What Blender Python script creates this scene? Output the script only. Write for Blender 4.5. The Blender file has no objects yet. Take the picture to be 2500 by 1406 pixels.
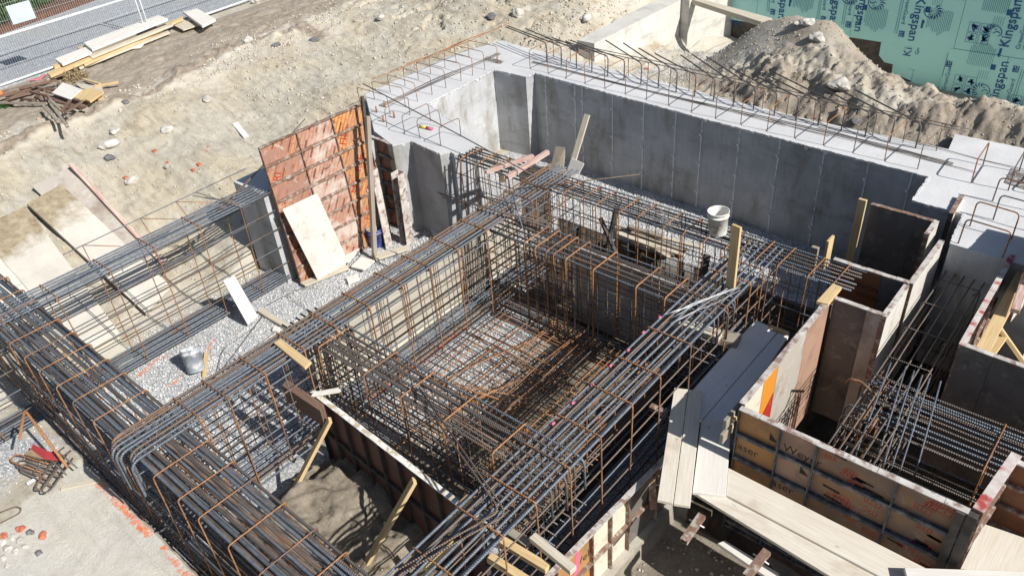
import bpy, bmesh, math, random
import numpy as np
from mathutils import Vector, Matrix
random.seed(7)
S = bpy.context.scene
COL = S.collection
R = math.radians
HC = 6.2                       # camera height above the tops of the beams (z = 0)
FPX = 1918.0                   # focal length in photograph pixels
ROT = Matrix.Rotation(R(43.19), 3, 'Z') @ Matrix.Rotation(R(54.49), 3, 'X') @ Matrix.Rotation(R(-4.89), 3, 'Z')
CAM = Vector((0, 0, HC))

def ray(x, y):
    return ROT @ Vector(((x - 1250) / FPX, (703 - y) / FPX, -1))
def P(x, y, z=0.0):            # the point of height z seen at a place of the photograph
    d = ray(x, y); t = (z - HC) / d.z
    return CAM + d * t
def PX(x, y, X):
    d = ray(x, y); return CAM + d * (X / d.x)
def PYY(x, y, Y):
    d = ray(x, y); return CAM + d * (Y / d.y)

cam = bpy.data.cameras.new('camera'); camo = bpy.data.objects.new('camera', cam); COL.objects.link(camo)
camo.matrix_world = Matrix.Translation(CAM) @ ROT.to_4x4()
cam.sensor_width = 36; cam.lens = FPX / 2500 * 36; cam.clip_end = 400; cam.clip_start = .05
S.camera = camo
S.view_settings.view_transform = 'Standard'; S.view_settings.look = 'None'
S.view_settings.exposure = 0.28; S.view_settings.gamma = 1
w = bpy.data.worlds.new('World'); S.world = w; w.use_nodes = True
nt = w.node_tree; nt.nodes.clear()
sk = nt.nodes.new('ShaderNodeTexSky'); sk.sky_type = 'NISHITA'; sk.sun_disc = False
SUN = Vector((1.24, .07, 1)).normalized()
sk.sun_elevation = math.asin(SUN.z); sk.sun_rotation = math.atan2(SUN.x, SUN.y)
bg = nt.nodes.new('ShaderNodeBackground'); bg.inputs[1].default_value = .066
wo = nt.nodes.new('ShaderNodeOutputWorld')
nt.links.new(sk.outputs[0], bg.inputs[0]); nt.links.new(bg.outputs[0], wo.inputs[0])
sl = bpy.data.lights.new('sun', 'SUN'); sl.energy = 5.0; sl.angle = R(.5); sl.color = (1, .97, .925)
so = bpy.data.objects.new('sun', sl); COL.objects.link(so); so.location = (10, 0, 15)
so.rotation_euler = (-SUN).to_track_quat('-Z', 'Y').to_euler()

# ---------------------------------------------------------------- materials
MATS = {}
class NT:
    def __init__(s, name):
        s.m = bpy.data.materials.new(name); s.m.use_nodes = True; s.t = s.m.node_tree
        s.b = s.t.nodes['Principled BSDF']; s.b.inputs['Specular IOR Level'].default_value = .3
        MATS[name] = s.m
    def n(s, t, **k):
        o = s.t.nodes.new(t)
        for a, v in k.items():
            if a.startswith('i_'):
                key = a[2:]
                key = int(key) if key.isdigit() else key.replace('_', ' ')
                o.inputs[key].default_value = v
            else: setattr(o, a, v)
        return o
    def l(s, a, b): s.t.links.new(a, b)
    def coord(s, kind='Object', scale=(1, 1, 1), rnd=True, rot=(0, 0, 0)):
        tc = s.n('ShaderNodeTexCoord'); mp = s.n('ShaderNodeMapping'); mp.inputs['Scale'].default_value = scale
        mp.inputs['Rotation'].default_value = rot
        s.l(tc.outputs[kind], mp.inputs[0])
        if rnd:
            oi = s.n('ShaderNodeObjectInfo'); ml = s.n('ShaderNodeMath', operation='MULTIPLY'); ml.inputs[1].default_value = 37
            s.l(oi.outputs['Random'], ml.inputs[0])
            va = s.n('ShaderNodeVectorMath', operation='ADD'); s.l(tc.outputs[kind], va.inputs[0]); s.l(ml.outputs[0], va.inputs[1])
            s.l(va.outputs[0], mp.inputs[0])
        return mp.outputs[0]
    def noise(s, co, scale, det=4, rough=.55, dist=0):
        o = s.n('ShaderNodeTexNoise'); o.inputs['Scale'].default_value = scale; o.inputs['Detail'].default_value = det
        o.inputs['Roughness'].default_value = rough; o.inputs['Distortion'].default_value = dist
        s.l(co, o.inputs['Vector']); return o.outputs['Fac']
    def ramp(s, f, stops):
        o = s.n('ShaderNodeValToRGB'); e = o.color_ramp.elements
        while len(e) < len(stops): e.new(.5)
        for q, (p, c) in zip(e, stops):
            q.position = p; q.color = (c if len(c) == 4 else (*c, 1)) if hasattr(c, '__len__') else (c, c, c, 1)
        s.l(f, o.inputs[0]); return o.outputs[0]
    def mix(s, f, a, b, mode='MIX'):
        o = s.n('ShaderNodeMix', data_type='RGBA', blend_type=mode)
        for i, v in ((0, f), (6, a), (7, b)):
            if hasattr(v, 'is_linked'): s.l(v, o.inputs[i])
            elif i == 0: o.inputs[0].default_value = v
            else: o.inputs[i].default_value = (*v, 1)
        return o.outputs[2]
    def bump(s, h, dist, strength=1.0, prev=None):
        o = s.n('ShaderNodeBump'); o.inputs['Strength'].default_value = strength; o.inputs['Distance'].default_value = dist
        s.l(h, o.inputs['Height'])
        if prev is not None: s.l(prev, o.inputs['Normal'])
        s.l(o.outputs[0], s.b.inputs['Normal']); return o.outputs[0]
    def col(s, c):
        if hasattr(c, 'is_linked'): s.l(c, s.b.inputs['Base Color'])
        else: s.b.inputs['Base Color'].default_value = (*c, 1)
    def set(s, rough=.8, metal=0):
        s.b.inputs['Roughness'].default_value = rough; s.b.inputs['Metallic'].default_value = metal; return s.m

def simple(name, c1, c2, scale=8, rough=.8, metal=0, stops=(.35, .65), bump=.0, c3=None, fine=None):
    k = NT(name); co = k.coord()
    f = k.noise(co, scale, 6, .6)
    c = k.ramp(f, [(stops[0], c1), (stops[1], c2)] + ([(min(.99, stops[1] + .12), c3)] if c3 else []))
    if fine:
        c = k.mix(k.ramp(k.noise(co, fine[0], 3, .6), [(.5, 0.), (.62, 1.)]), c, fine[1])
    k.col(c)
    if bump: k.bump(k.noise(co, scale * 3, 5, .6), bump)
    return k.set(rough, metal)

def bar_mat(name, base, base2, rust, thr, metal, ribs=.024, rd=.004):
    k = NT(name); co = k.coord()
    f = k.noise(co, 1.6, 4, .6); f2 = k.noise(co, 26, 4, .7)
    c = k.mix(k.ramp(f2, [(.35, 0.), (.65, 1.)]), base, base2)
    c = k.mix(k.ramp(f, [(thr, 0.), (thr + .12, 1.)]), c, rust)
    k.col(c)
    tc = k.n('ShaderNodeTexCoord'); wv = k.n('ShaderNodeTexWave', bands_direction='X'); wv.inputs['Scale'].default_value = 1 / (ribs * 3.18)
    mp = k.n('ShaderNodeMapping'); mp.inputs['Rotation'].default_value = (0, 0, .3)
    k.l(tc.outputs['UV'], mp.inputs[0]); k.l(mp.outputs[0], wv.inputs[0])
    if ribs: k.bump(wv.outputs['Fac'], rd)
    return k.set(.5, metal)
bar_mat('steel_bar', (.215, .24, .275), (.12, .135, .155), (.20, .13, .09), .60, .35)
bar_mat('brown_bar', (.25, .19, .15), (.16, .12, .10), (.27, .15, .08), .55, .25, ribs=.026, rd=.006)
bar_mat('rust_bar', (.42, .20, .08), (.25, .12, .06), (.17, .11, .085), .52, .05, ribs=.03, rd=.002)
bar_mat('dark_bar', (.13, .125, .125), (.18, .145, .12), (.25, .14, .08), .58, .3)

def board_mat(name, a, b, stain, grain=1.0, rough=.8, thr=.58):
    k = NT(name); tc = k.coord('UV', (1, 1, 1))
    mp = k.n('ShaderNodeMapping'); mp.inputs['Scale'].default_value = (1.2, 26, 1); k.l(tc, mp.inputs[0])
    f = k.noise(mp.outputs[0], 2.2, 5, .65, .4)
    c = k.mix(k.ramp(f, [(.36, 0.), (.66, 1.)]), a, b)
    kn = k.n('ShaderNodeTexVoronoi', feature='F1'); kn.inputs['Scale'].default_value = 5
    mp2 = k.n('ShaderNodeMapping'); mp2.inputs['Scale'].default_value = (.55, 1.2, 1); k.l(tc, mp2.inputs[0]); k.l(mp2.outputs[0], kn.inputs['Vector'])
    c = k.mix(k.ramp(kn.outputs['Distance'], [(.03, .75), (.1, 0.)]), c, tuple(v * .45 for v in b))
    f3 = k.noise(tc, 1.7, 5, .6)
    c = k.mix(k.ramp(f3, [(thr, 0.), (thr + .2, .8)]), c, stain)
    k.col(c); k.bump(f, .0015)
    return k.set(rough)
board_mat('new_wood', (.66, .50, .28), (.52, .36, .17), (.40, .28, .16))
board_mat('pale_wood', (.62, .56, .45), (.47, .41, .32), (.33, .28, .22))
board_mat('deck_wood', (.70, .66, .58), (.60, .53, .42), (.42, .32, .22), thr=.54)
board_mat('white_board', (.74, .71, .65), (.64, .61, .55), (.42, .36, .28), thr=.62)
board_mat('shade_lift_board', (.86, .86, .84), (.74, .74, .72), (.55, .53, .5), thr=.62)  # brighter colour for the shaded walkway boards, to lift their shade
board_mat('grey_wood', (.36, .32, .26), (.25, .21, .17), (.16, .13, .10))
board_mat('brown_wood', (.22, .14, .10), (.12, .075, .055), (.32, .27, .22))
board_mat('cream_board', (.50, .465, .39), (.36, .33, .27), (.20, .17, .13), thr=.48)
board_mat('red_white_wood', (.62, .54, .47), (.36, .13, .10), (.5, .45, .4))

def ply(name, base, red, dirt, scuff, stripes=True, dthr=.5, rough=.55):
    k = NT(name); uv = k.coord('UV', rnd=False); co = k.coord()
    c = base
    if stripes:
        mp = k.n('ShaderNodeMapping'); mp.inputs['Rotation'].default_value = (0, 0, R(-58)); k.l(uv, mp.inputs[0])
        br = k.n('ShaderNodeTexBrick'); br.offset = .37
        for a, v in (('Scale', 1), ('Mortar Size', .012), ('Brick Width', .26), ('Row Height', .075), ('Mortar Smooth', .1)): br.inputs[a].default_value = v
        br.inputs['Color1'].default_value = (*base, 1); br.inputs['Color2'].default_value = (*[v * .85 for v in base], 1); br.inputs['Mortar'].default_value = (*red, 1)
        k.l(mp.outputs[0], br.inputs[0])
        wv = k.n('ShaderNodeTexWave', bands_direction='Y'); wv.inputs['Scale'].default_value = 2.0
        k.l(mp.outputs[0], wv.inputs[0])
        dash = k.n('ShaderNodeTexWave', bands_direction='X'); dash.inputs['Scale'].default_value = .7; k.l(mp.outputs[0], dash.inputs[0])
        m1 = k.n('ShaderNodeMath', operation='MULTIPLY'); k.l(k.ramp(wv.outputs['Fac'], [(.86, 0.), (.9, 1.)]), m1.inputs[0]); k.l(k.ramp(dash.outputs['Fac'], [(.3, 0.), (.36, .85)]), m1.inputs[1])
        c = k.mix(m1.outputs[0], br.outputs[0], (.09, .04, .03))
    c = k.mix(k.ramp(k.noise(co, 2.4, 6, .65), [(dthr, 0.), (dthr + .16, .9)]), c, dirt)
    c = k.mix(k.ramp(k.noise(co, 5, 7, .75, .5), [(.55, 0.), (.68, .75)]), c, scuff)
    k.col(c); k.bump(k.noise(co, 30, 4), .001)
    return k.set(rough)
ply('orange_ply', (.56, .29, .10), (.42, .14, .07), (.40, .22, .14), (.55, .43, .33), dthr=.45)
ply('red_ply', (.46, .24, .13), (.38, .14, .08), (.32, .18, .14), (.58, .51, .46), dthr=.42)
ply('white_orange_ply', (.46, .28, .20), (.39, .17, .12), (.56, .48, .42), (.36, .19, .14), dthr=.44)
ply('tan_ply', (.42, .22, .08), (.30, .1, .05), (.27, .16, .09), (.22, .15, .11), stripes=False)
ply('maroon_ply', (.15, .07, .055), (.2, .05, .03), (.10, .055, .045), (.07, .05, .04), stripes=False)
ply('printed_ply', (.30, .17, .09), (.30, .10, .05), (.20, .14, .11), (.32, .27, .24), stripes=False, dthr=.42)
ply('pink_ply', (.40, .25, .18), (.3, .1, .1), (.28, .18, .13), (.20, .12, .09), stripes=False)
ply('brown_ply', (.27, .11, .05), (.2, .05, .03), (.17, .08, .05), (.12, .08, .06), stripes=False)
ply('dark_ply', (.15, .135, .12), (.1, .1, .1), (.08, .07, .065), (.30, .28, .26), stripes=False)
ply('grey_ply', (.42, .38, .33), (.1, .1, .1), (.28, .22, .18), (.55, .52, .47), stripes=False)
ply('cream_ply', (.62, .58, .47), (.1, .1, .1), (.5, .42, .28), (.38, .34, .28), stripes=False)
ply('white_ply', (.62, .59, .53), (.1, .1, .1), (.48, .44, .38), (.36, .31, .27), stripes=False, dthr=.54)
ply('amber_ply', (.60, .24, .03), (.1, .1, .1), (.48, .18, .03), (.5, .22, .06), stripes=False, dthr=.62)
ply('crimson_ply', (.38, .03, .02), (.1, .1, .1), (.3, .04, .03), (.4, .15, .1), stripes=False, dthr=.62)
simple('form_steel', (.27, .24, .22), (.14, .115, .10), 7, .6, .35, fine=(14, (.55, .52, .47)))
simple('rusty_steel', (.30, .20, .15), (.20, .11, .075), 9, .7, .2, fine=(11, (.45, .40, .34)))
simple('limed_steel', (.60, .57, .53), (.42, .37, .33), 6, .8, 0, fine=(9, (.26, .18, .15)), bump=.003)
simple('red_limed_steel', (.62, .58, .54), (.50, .40, .36), 9, .8, 0, fine=(4, (.38, .07, .06)), bump=.003)
simple('blue_steel', (.13, .15, .18), (.07, .075, .085), 8, .6, .4, fine=(10, (.24, .24, .23)))
simple('dark_steel', (.06, .055, .05), (.12, .10, .09), 8, .7, .2)
simple('galvanised', (.74, .76, .78), (.62, .64, .67), 12, .5, .1)
simple('white_plastic', (.80, .79, .76), (.70, .68, .62), 6, .45, 0, fine=(9, (.5, .42, .3)))
simple('blue_plastic', (.03, .055, .30), (.05, .08, .34), 6, .4, 0, fine=(14, (.2, .22, .35)))
simple('grey_plastic', (.42, .45, .48), (.25, .28, .32), 5, .5, 0, fine=(8, (.6, .6, .58)))
simple('mortar', (.50, .48, .43), (.36, .34, .30), 12, .9, 0, bump=.01)
simple('tan_dust', (.42, .30, .18), (.3, .21, .13), 8, .9)
simple('joint_white', (.80, .80, .79), (.66, .66, .65), 9, .9)
simple('sign_board', (.50, .56, .60), (.44, .50, .54), 4, .6)
simple('rock', (.58, .55, .49), (.36, .34, .31), 5, .9, 0, bump=.01)
simple('dark_rock', (.19, .19, .19), (.11, .11, .12), 6, .9, 0, bump=.01)
simple('brick', (.55, .20, .12), (.42, .13, .08), 8, .9, 0, bump=.004)
simple('pebble', (.56, .56, .55), (.34, .35, .36), .9, .9, 0, stops=(.4, .6))
simple('clod', (.50, .45, .35), (.34, .29, .21), .6, .95, 0)
simple('painted_pink', (.60, .14, .22), (.5, .15, .2), 9, .7)
simple('orange_plastic', (.85, .18, .03), (.8, .2, .05), 9, .5)
simple('yellow_plastic', (.85, .62, .03), (.8, .55, .1), 9, .5)
simple('red_plate', (.42, .05, .06), (.34, .05, .05), 9, .5)
simple('tag_white', (.8, .8, .8), (.7, .7, .7), 9, .6)
simple('wire', (.30, .30, .31), (.18, .15, .13), 9, .5, .5)
simple('white_wire', (.62, .64, .66), (.5, .5, .52), 9, .4, .3)
simple('blue_print', (.020, .085, .26), (.03, .10, .28), 20, .6)
simple('pale_blue_print', (.06, .20, .30), (.09, .26, .32), 20, .7)
simple('black_print', (.03, .02, .015), (.05, .035, .025), 20, .7)
simple('leaf', (.035, .085, .02), (.07, .14, .035), 3, .7)
simple('dry_leaf', (.40, .32, .18), (.3, .22, .12), 3, .8)
simple('mulch', (.16, .075, .045), (.09, .05, .035), 9, .95, 0, bump=.02)

def concrete(name, a, b, stain, streak=True, vert=1.0):
    k = NT(name); co = k.coord(rnd=False)
    c = k.mix(k.ramp(k.noise(co, 1.3, 6, .6), [(.35, 0.), (.68, 1.)]), a, b)
    if streak:
        mp = k.n('ShaderNodeMapping'); mp.inputs['Scale'].default_value = (14, 14, .5); k.l(co, mp.inputs[0])
        c = k.mix(k.ramp(k.noise(mp.outputs[0], 1.5, 4, .6), [(.45, 0.), (.75, .5)]), c, b)
        mp = k.n('ShaderNodeMapping'); mp.inputs['Scale'].default_value = (2.2, 2.2, .9); k.l(co, mp.inputs[0])
        c = k.mix(k.ramp(k.noise(mp.outputs[0], 1.1, 6, .7), [(.50, 0.), (.72, .85)]), c, stain)
        sn = k.n('ShaderNodeVectorMath', operation='SNAP'); k.l(co, sn.inputs[0]); sn.inputs[1].default_value = (.775, 5, 9)
        wn = k.n('ShaderNodeTexWhiteNoise'); k.l(sn.outputs[0], wn.inputs['Vector'])
        c = k.mix(k.ramp(wn.outputs['Value'], [(0., .0), (1., .35)]), c, (.23, .225, .20))
        mb = k.n('ShaderNodeMapping'); mb.inputs['Scale'].default_value = (.4, .4, 2.2); k.l(co, mb.inputs[0])
        c = k.mix(k.ramp(k.noise(mb.outputs[0], 1.6, 5, .7), [(.54, 0.), (.64, .35)]), c, (.19, .19, .18))
    c = k.mix(k.ramp(k.noise(co, 24, 4, .7), [(.66, 0.), (.74, .6)]), c, stain)
    k.col(c); k.bump(k.noise(co, 16, 8, .7), .006)
    return k.set(.9)
concrete('concrete_side', (.56, .565, .57), (.37, .375, .38), (.22, .185, .13))
concrete('concrete_light', (.68, .66, .61), (.58, .56, .51), (.45, .41, .35))
concrete('concrete_top', (.62, .62, .62), (.52, .52, .52), (.44, .42, .38), streak=False)

def stained():
    k = NT('stained_ply'); uv = k.coord('UV', rnd=False); co = k.coord()
    c = k.mix(k.ramp(k.noise(co, 2.2, 6, .6), [(.35, 0.), (.65, 1.)]), (.60, .56, .49), (.50, .47, .41))
    vo = k.n('ShaderNodeTexVoronoi'); vo.inputs['Scale'].default_value = 9; k.l(co, vo.inputs['Vector'])
    c = k.mix(k.ramp(vo.outputs['Distance'], [(.05, .7), (.11, 0.)]), c, (.30, .26, .2))
    s = k.n('ShaderNodeSeparateXYZ'); k.l(uv, s.inputs[0])
    m = k.n('ShaderNodeMath', operation='MULTIPLY_ADD'); k.l(k.noise(co, 2.6, 6, .65), m.inputs[0]); m.inputs[1].default_value = 1.9; k.l(s.outputs[0], m.inputs[2])
    c = k.mix(k.ramp(m.outputs[0], [(.0, 0.), (1., 0.)]), c, c)
    mr = k.n('ShaderNodeMapRange'); k.l(m.outputs[0], mr.inputs[0]); mr.inputs[1].default_value = 3.45; mr.inputs[2].default_value = 3.95
    c = k.mix(mr.outputs[0], c, k.ramp(k.noise(co, 6, 5, .7), [(.3, (.20, .15, .09)), (.7, (.42, .36, .25))]))
    k.col(c); k.set(.8)
stained()
def ins_mat():
    k = NT('insulation_green'); co = k.coord(rnd=False)
    c = k.mix(k.ramp(k.noise(co, .6, 4, .5), [(.35, 0.), (.7, 1.)]), (.38, .72, .68), (.44, .79, .74))
    k.col(c); k.set(.7)
ins_mat()

def ground_mat():
    k = NT('earth'); co = k.coord(rnd=False)
    at = k.n('ShaderNodeVertexColor', layer_name='soil'); sp = k.n('ShaderNodeSeparateColor'); k.l(at.outputs[0], sp.inputs[0])
    f = k.noise(co, .8, 8, .65); f2 = k.noise(co, 6, 8, .7); f3 = k.noise(co, 45, 5, .7)
    c = k.ramp(f, [(.33, (.34, .28, .20)), (.46, (.46, .41, .32)), (.60, (.52, .48, .41)), (.75, (.44, .40, .34))])
    c = k.mix(k.ramp(f2, [(.4, 0.), (.7, .6)]), c, (.60, .56, .48))
    c = k.mix(k.ramp(f3, [(.62, 0.), (.72, .5)]), c, (.27, .22, .17))
    ln = k.ramp(k.noise(co, 3.1, 8, .75), [(.60, 0.), (.68, .55)]); c = k.mix(ln, c, (.26, .20, .14))
    vo = k.n('ShaderNodeTexVoronoi'); vo.inputs['Scale'].default_value = 38; k.l(co, vo.inputs['Vector'])
    vs = k.n('ShaderNodeSeparateColor'); k.l(vo.outputs['Color'], vs.inputs[0])
    gr = k.ramp(vs.outputs[0], [(.0, (.34, .35, .36)), (.45, (.54, .55, .56)), (.8, (.70, .70, .69)), (1., (.50, .44, .36))])
    vo2 = k.n('ShaderNodeTexVoronoi'); vo2.inputs['Scale'].default_value = 38; k.l(co, vo2.inputs['Vector'])
    gr = k.mix(k.ramp(vo2.outputs['Distance'], [(.45, 0.), (.7, .7)]), gr, (.22, .22, .22))
    m = k.n('ShaderNodeMath', operation='ADD'); k.l(sp.outputs[0], m.inputs[0])
    m2 = k.n('ShaderNodeMath', operation='MULTIPLY_ADD'); k.l(f2, m2.inputs[0]); m2.inputs[1].default_value = .8; m2.inputs[2].default_value = -.4; k.l(m2.outputs[0], m.inputs[1])
    c = k.mix(k.ramp(m.outputs[0], [(.4, 0.), (.6, 1.)]), c, gr)
    top = k.ramp(f2, [(.35, (.20, .16, .12)), (.55, (.33, .275, .215)), (.7, (.44, .385, .31))])
    m3 = k.n('ShaderNodeMath', operation='ADD'); k.l(sp.outputs[1], m3.inputs[0]); k.l(m2.outputs[0], m3.inputs[1])
    c = k.mix(k.ramp(m3.outputs[0], [(.3, 0.), (.7, 1.)]), c, top)
    mud = k.ramp(f2, [(.35, (.18, .15, .11)), (.6, (.31, .265, .205)), (.7, (.40, .355, .285))])
    c = k.mix(sp.outputs[2], c, mud)
    mp = k.n('ShaderNodeMapping'); mp.inputs['Scale'].default_value = (.55, 2.4, 1); k.l(co, mp.inputs[0])
    stv = k.noise(mp.outputs[0], 3.2, 7, .72, .3)
    pale = k.ramp(stv, [(.36, (.33, .29, .23)), (.43, (.46, .42, .35)), (.52, (.53, .50, .425)), (.64, (.59, .57, .51))])
    pale = k.mix(k.ramp(k.noise(co, .55, 5, .6), [(.42, 0.), (.58, 1.)]), k.mix(1.0, pale, (1.0, .95, .84), 'MULTIPLY'), k.mix(1.0, pale, (.93, .95, .98), 'MULTIPLY'))
    pale = k.mix(k.ramp(k.noise(co, 1.3, 6, .7), [(.52, 0.), (.66, .55)]), pale, (.37, .33, .27))
    pale = k.mix(k.ramp(f3, [(.56, 0.), (.70, .55)]), pale, (.30, .26, .20))
    pale = k.mix(k.ramp(k.noise(co, 15, 7, .8, .6), [(.56, 0.), (.64, .6)]), pale, (.34, .295, .225))
    pale = k.mix(k.ramp(k.noise(co, 19, 5, .8), [(.62, 0.), (.67, .7)]), pale, (.70, .68, .63))
    pale = k.mix(k.ramp(at.outputs['Alpha'], [(.80, 0.), (.93, 1.)]), k.mix(1.0, pale, (.90, .88, .84), 'MULTIPLY'), k.mix(.55, pale, (.74, .72, .66)))
    c = k.mix(at.outputs['Alpha'], c, pale)
    wt = k.n('ShaderNodeVertexColor', layer_name='floor_shade'); ws_ = k.n('ShaderNodeSeparateColor'); k.l(wt.outputs[0], ws_.inputs[0])
    c = k.mix(ws_.outputs[0], c, k.ramp(f2, [(.35, (.05, .04, .03)), (.7, (.115, .095, .07))]))  # painted shade of the trench and pit floors, mixed into the earth colour
    k.col(c)
    ad = k.n('ShaderNodeMath', operation='MULTIPLY_ADD'); k.l(vo2.outputs['Distance'], ad.inputs[0]); ad.inputs[1].default_value = -.7; k.l(f2, ad.inputs[2])
    b = k.bump(f2, .018, .6); b = k.bump(stv, .02, .6, b); k.bump(k.noise(co, 22, 8, .8), .022, .9, b)
    k.set(.95)
ground_mat()
def road_mat():
    k = NT('road_gravel'); co = k.coord(rnd=False)
    vo = k.n('ShaderNodeTexVoronoi'); vo.inputs['Scale'].default_value = 26; k.l(co, vo.inputs['Vector'])
    vs = k.n('ShaderNodeSeparateColor'); k.l(vo.outputs['Color'], vs.inputs[0])
    c = k.ramp(vs.outputs[0], [(.0, (.24, .26, .28)), (.6, (.33, .35, .37)), (1., (.46, .47, .47))])
    c = k.mix(k.ramp(k.noise(co, .7, 4), [(.4, 0.), (.7, .4)]), c, (.34, .33, .31))
    k.col(c); k.bump(k.noise(co, 30, 5), .01); k.set(.95)
road_mat()
def spray():
    k = NT('spray_paint'); co = k.coord(rnd=False); uv = k.coord('UV', rnd=False)
    k.col(k.mix(k.ramp(k.noise(co, 5, 4), [(.45, 0.), (.6, 1.)]), (.95, .17, .03), (.90, .36, .22)))
    sx = k.n('ShaderNodeSeparateXYZ'); k.l(uv, sx.inputs[0])
    a = k.ramp(sx.outputs[1], [(0, 0.), (.5, 1.), (1, 0.)])
    m = k.n('ShaderNodeMath', operation='MULTIPLY'); k.l(a, m.inputs[0])
    k.l(k.ramp(k.noise(co, 17, 7, .8), [(.42, 0.), (.62, 1.3)]), m.inputs[1])
    m2 = k.n('ShaderNodeMath', operation='MULTIPLY'); k.l(m.outputs[0], m2.inputs[0]); k.l(k.ramp(k.noise(co, 2.6, 3), [(.35, .25), (.5, 1.)]), m2.inputs[1])
    k.l(k.ramp(m2.outputs[0], [(.12, 0.), (.75, .95)]), k.b.inputs['Alpha']); k.set(.8)
spray()

# ---------------------------------------------------------------- object helpers
ORG = {}
def meta(o, label=None, cat=None, group=None, kind=None):
    if label: o['label'] = label
    if cat: o['category'] = cat
    if group: o['group'] = group
    if kind: o['kind'] = kind
    return o
def thing(name, loc, label, cat, group=None):
    o = bpy.data.objects.new(name, None); COL.objects.link(o); o.empty_display_size = .1
    o.location = loc; ORG[o.name] = Vector(loc); return meta(o, label, cat, group)
class MB:
    def __init__(s): s.v = []; s.f = []; s.uv = []; s.sm = []
    def quad_strip(s): pass
    def face(s, idx, uv=None, sm=False):
        s.f.append(idx); s.uv.append(uv or [(0, 0)] * len(idx)); s.sm.append(sm)
    def hexa(s, p):           # p: bottom 4 then top 4, same winding
        b = len(s.v); p = [Vector(q) for q in p]; s.v += p
        for q in ((3, 2, 1, 0), (4, 5, 6, 7), (0, 1, 5, 4), (1, 2, 6, 5), (2, 3, 7, 6), (3, 0, 4, 7)):
            a, c, d = p[q[0]], p[q[1]], p[q[3]]
            lu = (c - a).length; lv = (d - a).length
            uv = [(0, 0), (lu, 0), (lu, lv), (0, lv)] if lu >= lv else [(0, 0), (0, lu), (lv, lu), (lv, 0)]
            s.face([b + i for i in q], uv)
        return s
    def box(s, o, u, v, n):   # corner o, three edge vectors
        o, u, v, n = Vector(o), Vector(u), Vector(v), Vector(n)
        if u.cross(v).dot(n) < 0: u, v = v, u
        return s.hexa([o, o + u, o + u + v, o + v, o + n, o + u + n, o + u + v + n, o + v + n])
    def bx(s, x0, x1, y0, y1, z0, z1): return s.box((x0, y0, z0), (x1 - x0, 0, 0), (0, y1 - y0, 0), (0, 0, z1 - z0))
    def tube(s, pts, r, n=7, cap=True):
        pts = [Vector(p) for p in pts]; b = len(s.v); L = 0; N = None
        rs = r if isinstance(r, (list, tuple)) else [r] * len(pts)
        for i, p in enumerate(pts):
            t = (pts[min(i + 1, len(pts) - 1)] - pts[max(i - 1, 0)]).normalized()
            if N is None: N = t.orthogonal().normalized()
            N = (N - t * N.dot(t)).normalized(); B = t.cross(N)
            if i: L += (p - pts[i - 1]).length
            for k in range(n):
                a = 2 * math.pi * k / n; s.v.append(p + (N * math.cos(a) + B * math.sin(a)) * rs[i])
            if i:
                L0 = L - (p - pts[i - 1]).length
                for k in range(n):
                    k2 = (k + 1) % n; o0 = b + (i - 1) * n; o1 = b + i * n
                    s.face([o0 + k, o0 + k2, o1 + k2, o1 + k], [(L0, k / n * .1), (L0, (k + 1) / n * .1), (L, (k + 1) / n * .1), (L, k / n * .1)], True)
        if cap:
            s.face([b + k for k in reversed(range(n))]); s.face([b + (len(pts) - 1) * n + k for k in range(n)])
        return s
    def lathe(s, prof, n=24, c=(0, 0, 0), M=None):
        b = len(s.v); c = Vector(c)
        for (r, z) in prof:
            for k in range(n):
                a = 2 * math.pi * k / n; q = Vector((r * math.cos(a), r * math.sin(a), z)); s.v.append(c + (M @ q if M else q))
        for i in range(len(prof) - 1):
            for k in range(n):
                k2 = (k + 1) % n; s.face([b + i * n + k, b + i * n + k2, b + (i + 1) * n + k2, b + (i + 1) * n + k], None, True)
        s.face([b + k for k in reversed(range(n))]); s.face([b + (len(prof) - 1) * n + k for k in range(n)])
        return s
    def rbar(s, pts, r, n=6, p=.0125):    # deformed bar: real ribs round the shaft
        pts = [Vector(q) for q in pts]; out = []
        for a, b in zip(pts, pts[1:]):
            L = (b - a).length; k = max(1, int(L / p)); out += [a.lerp(b, i / k) for i in range(k)]
        out.append(pts[-1]); return s.tube(out, [r * (1.12 if i % 2 else .80) for i in range(len(out))], n)
    def prism(s, poly, z0, z1):
        n = len(poly); b = len(s.v)
        if sum(poly[i][0] * poly[(i + 1) % n][1] - poly[(i + 1) % n][0] * poly[i][1] for i in range(n)) < 0: poly = poly[::-1]
        s.v += [Vector((x, y, z0)) for x, y in poly] + [Vector((x, y, z1)) for x, y in poly]
        s.face([b + i for i in reversed(range(n))], [poly[i] for i in reversed(range(n))]); s.face([b + n + i for i in range(n)], list(poly))
        for i in range(n):
            j = (i + 1) % n; L = math.dist(poly[i], poly[j]); s.face([b + i, b + j, b + n + j, b + n + i], [(0, z0), (L, z0), (L, z1), (0, z1)])
        return s
    def build(s, name, mat, parent=None, org=None, bevel=0, **kw):
        if org is None:
            if parent is not None: org = ORG[parent.name]
            else:
                xs = [v.x for v in s.v]; ys = [v.y for v in s.v]; zs = [v.z for v in s.v]
                org = Vector(((min(xs) + max(xs)) / 2, (min(ys) + max(ys)) / 2, min(zs)))
        org = Vector(org); me = bpy.data.meshes.new(name)
        me.from_pydata([v - org for v in s.v], [], s.f); me.materials.append(MATS[mat])
        uvl = me.uv_layers.new(name='UVMap'); k = 0
        flat = np.array([c for u in s.uv for c in u], dtype=np.float32).ravel(); uvl.data.foreach_set('uv', flat)
        me.polygons.foreach_set('use_smooth', s.sm); me.update()
        o = bpy.data.objects.new(name, me); COL.objects.link(o)
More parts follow.
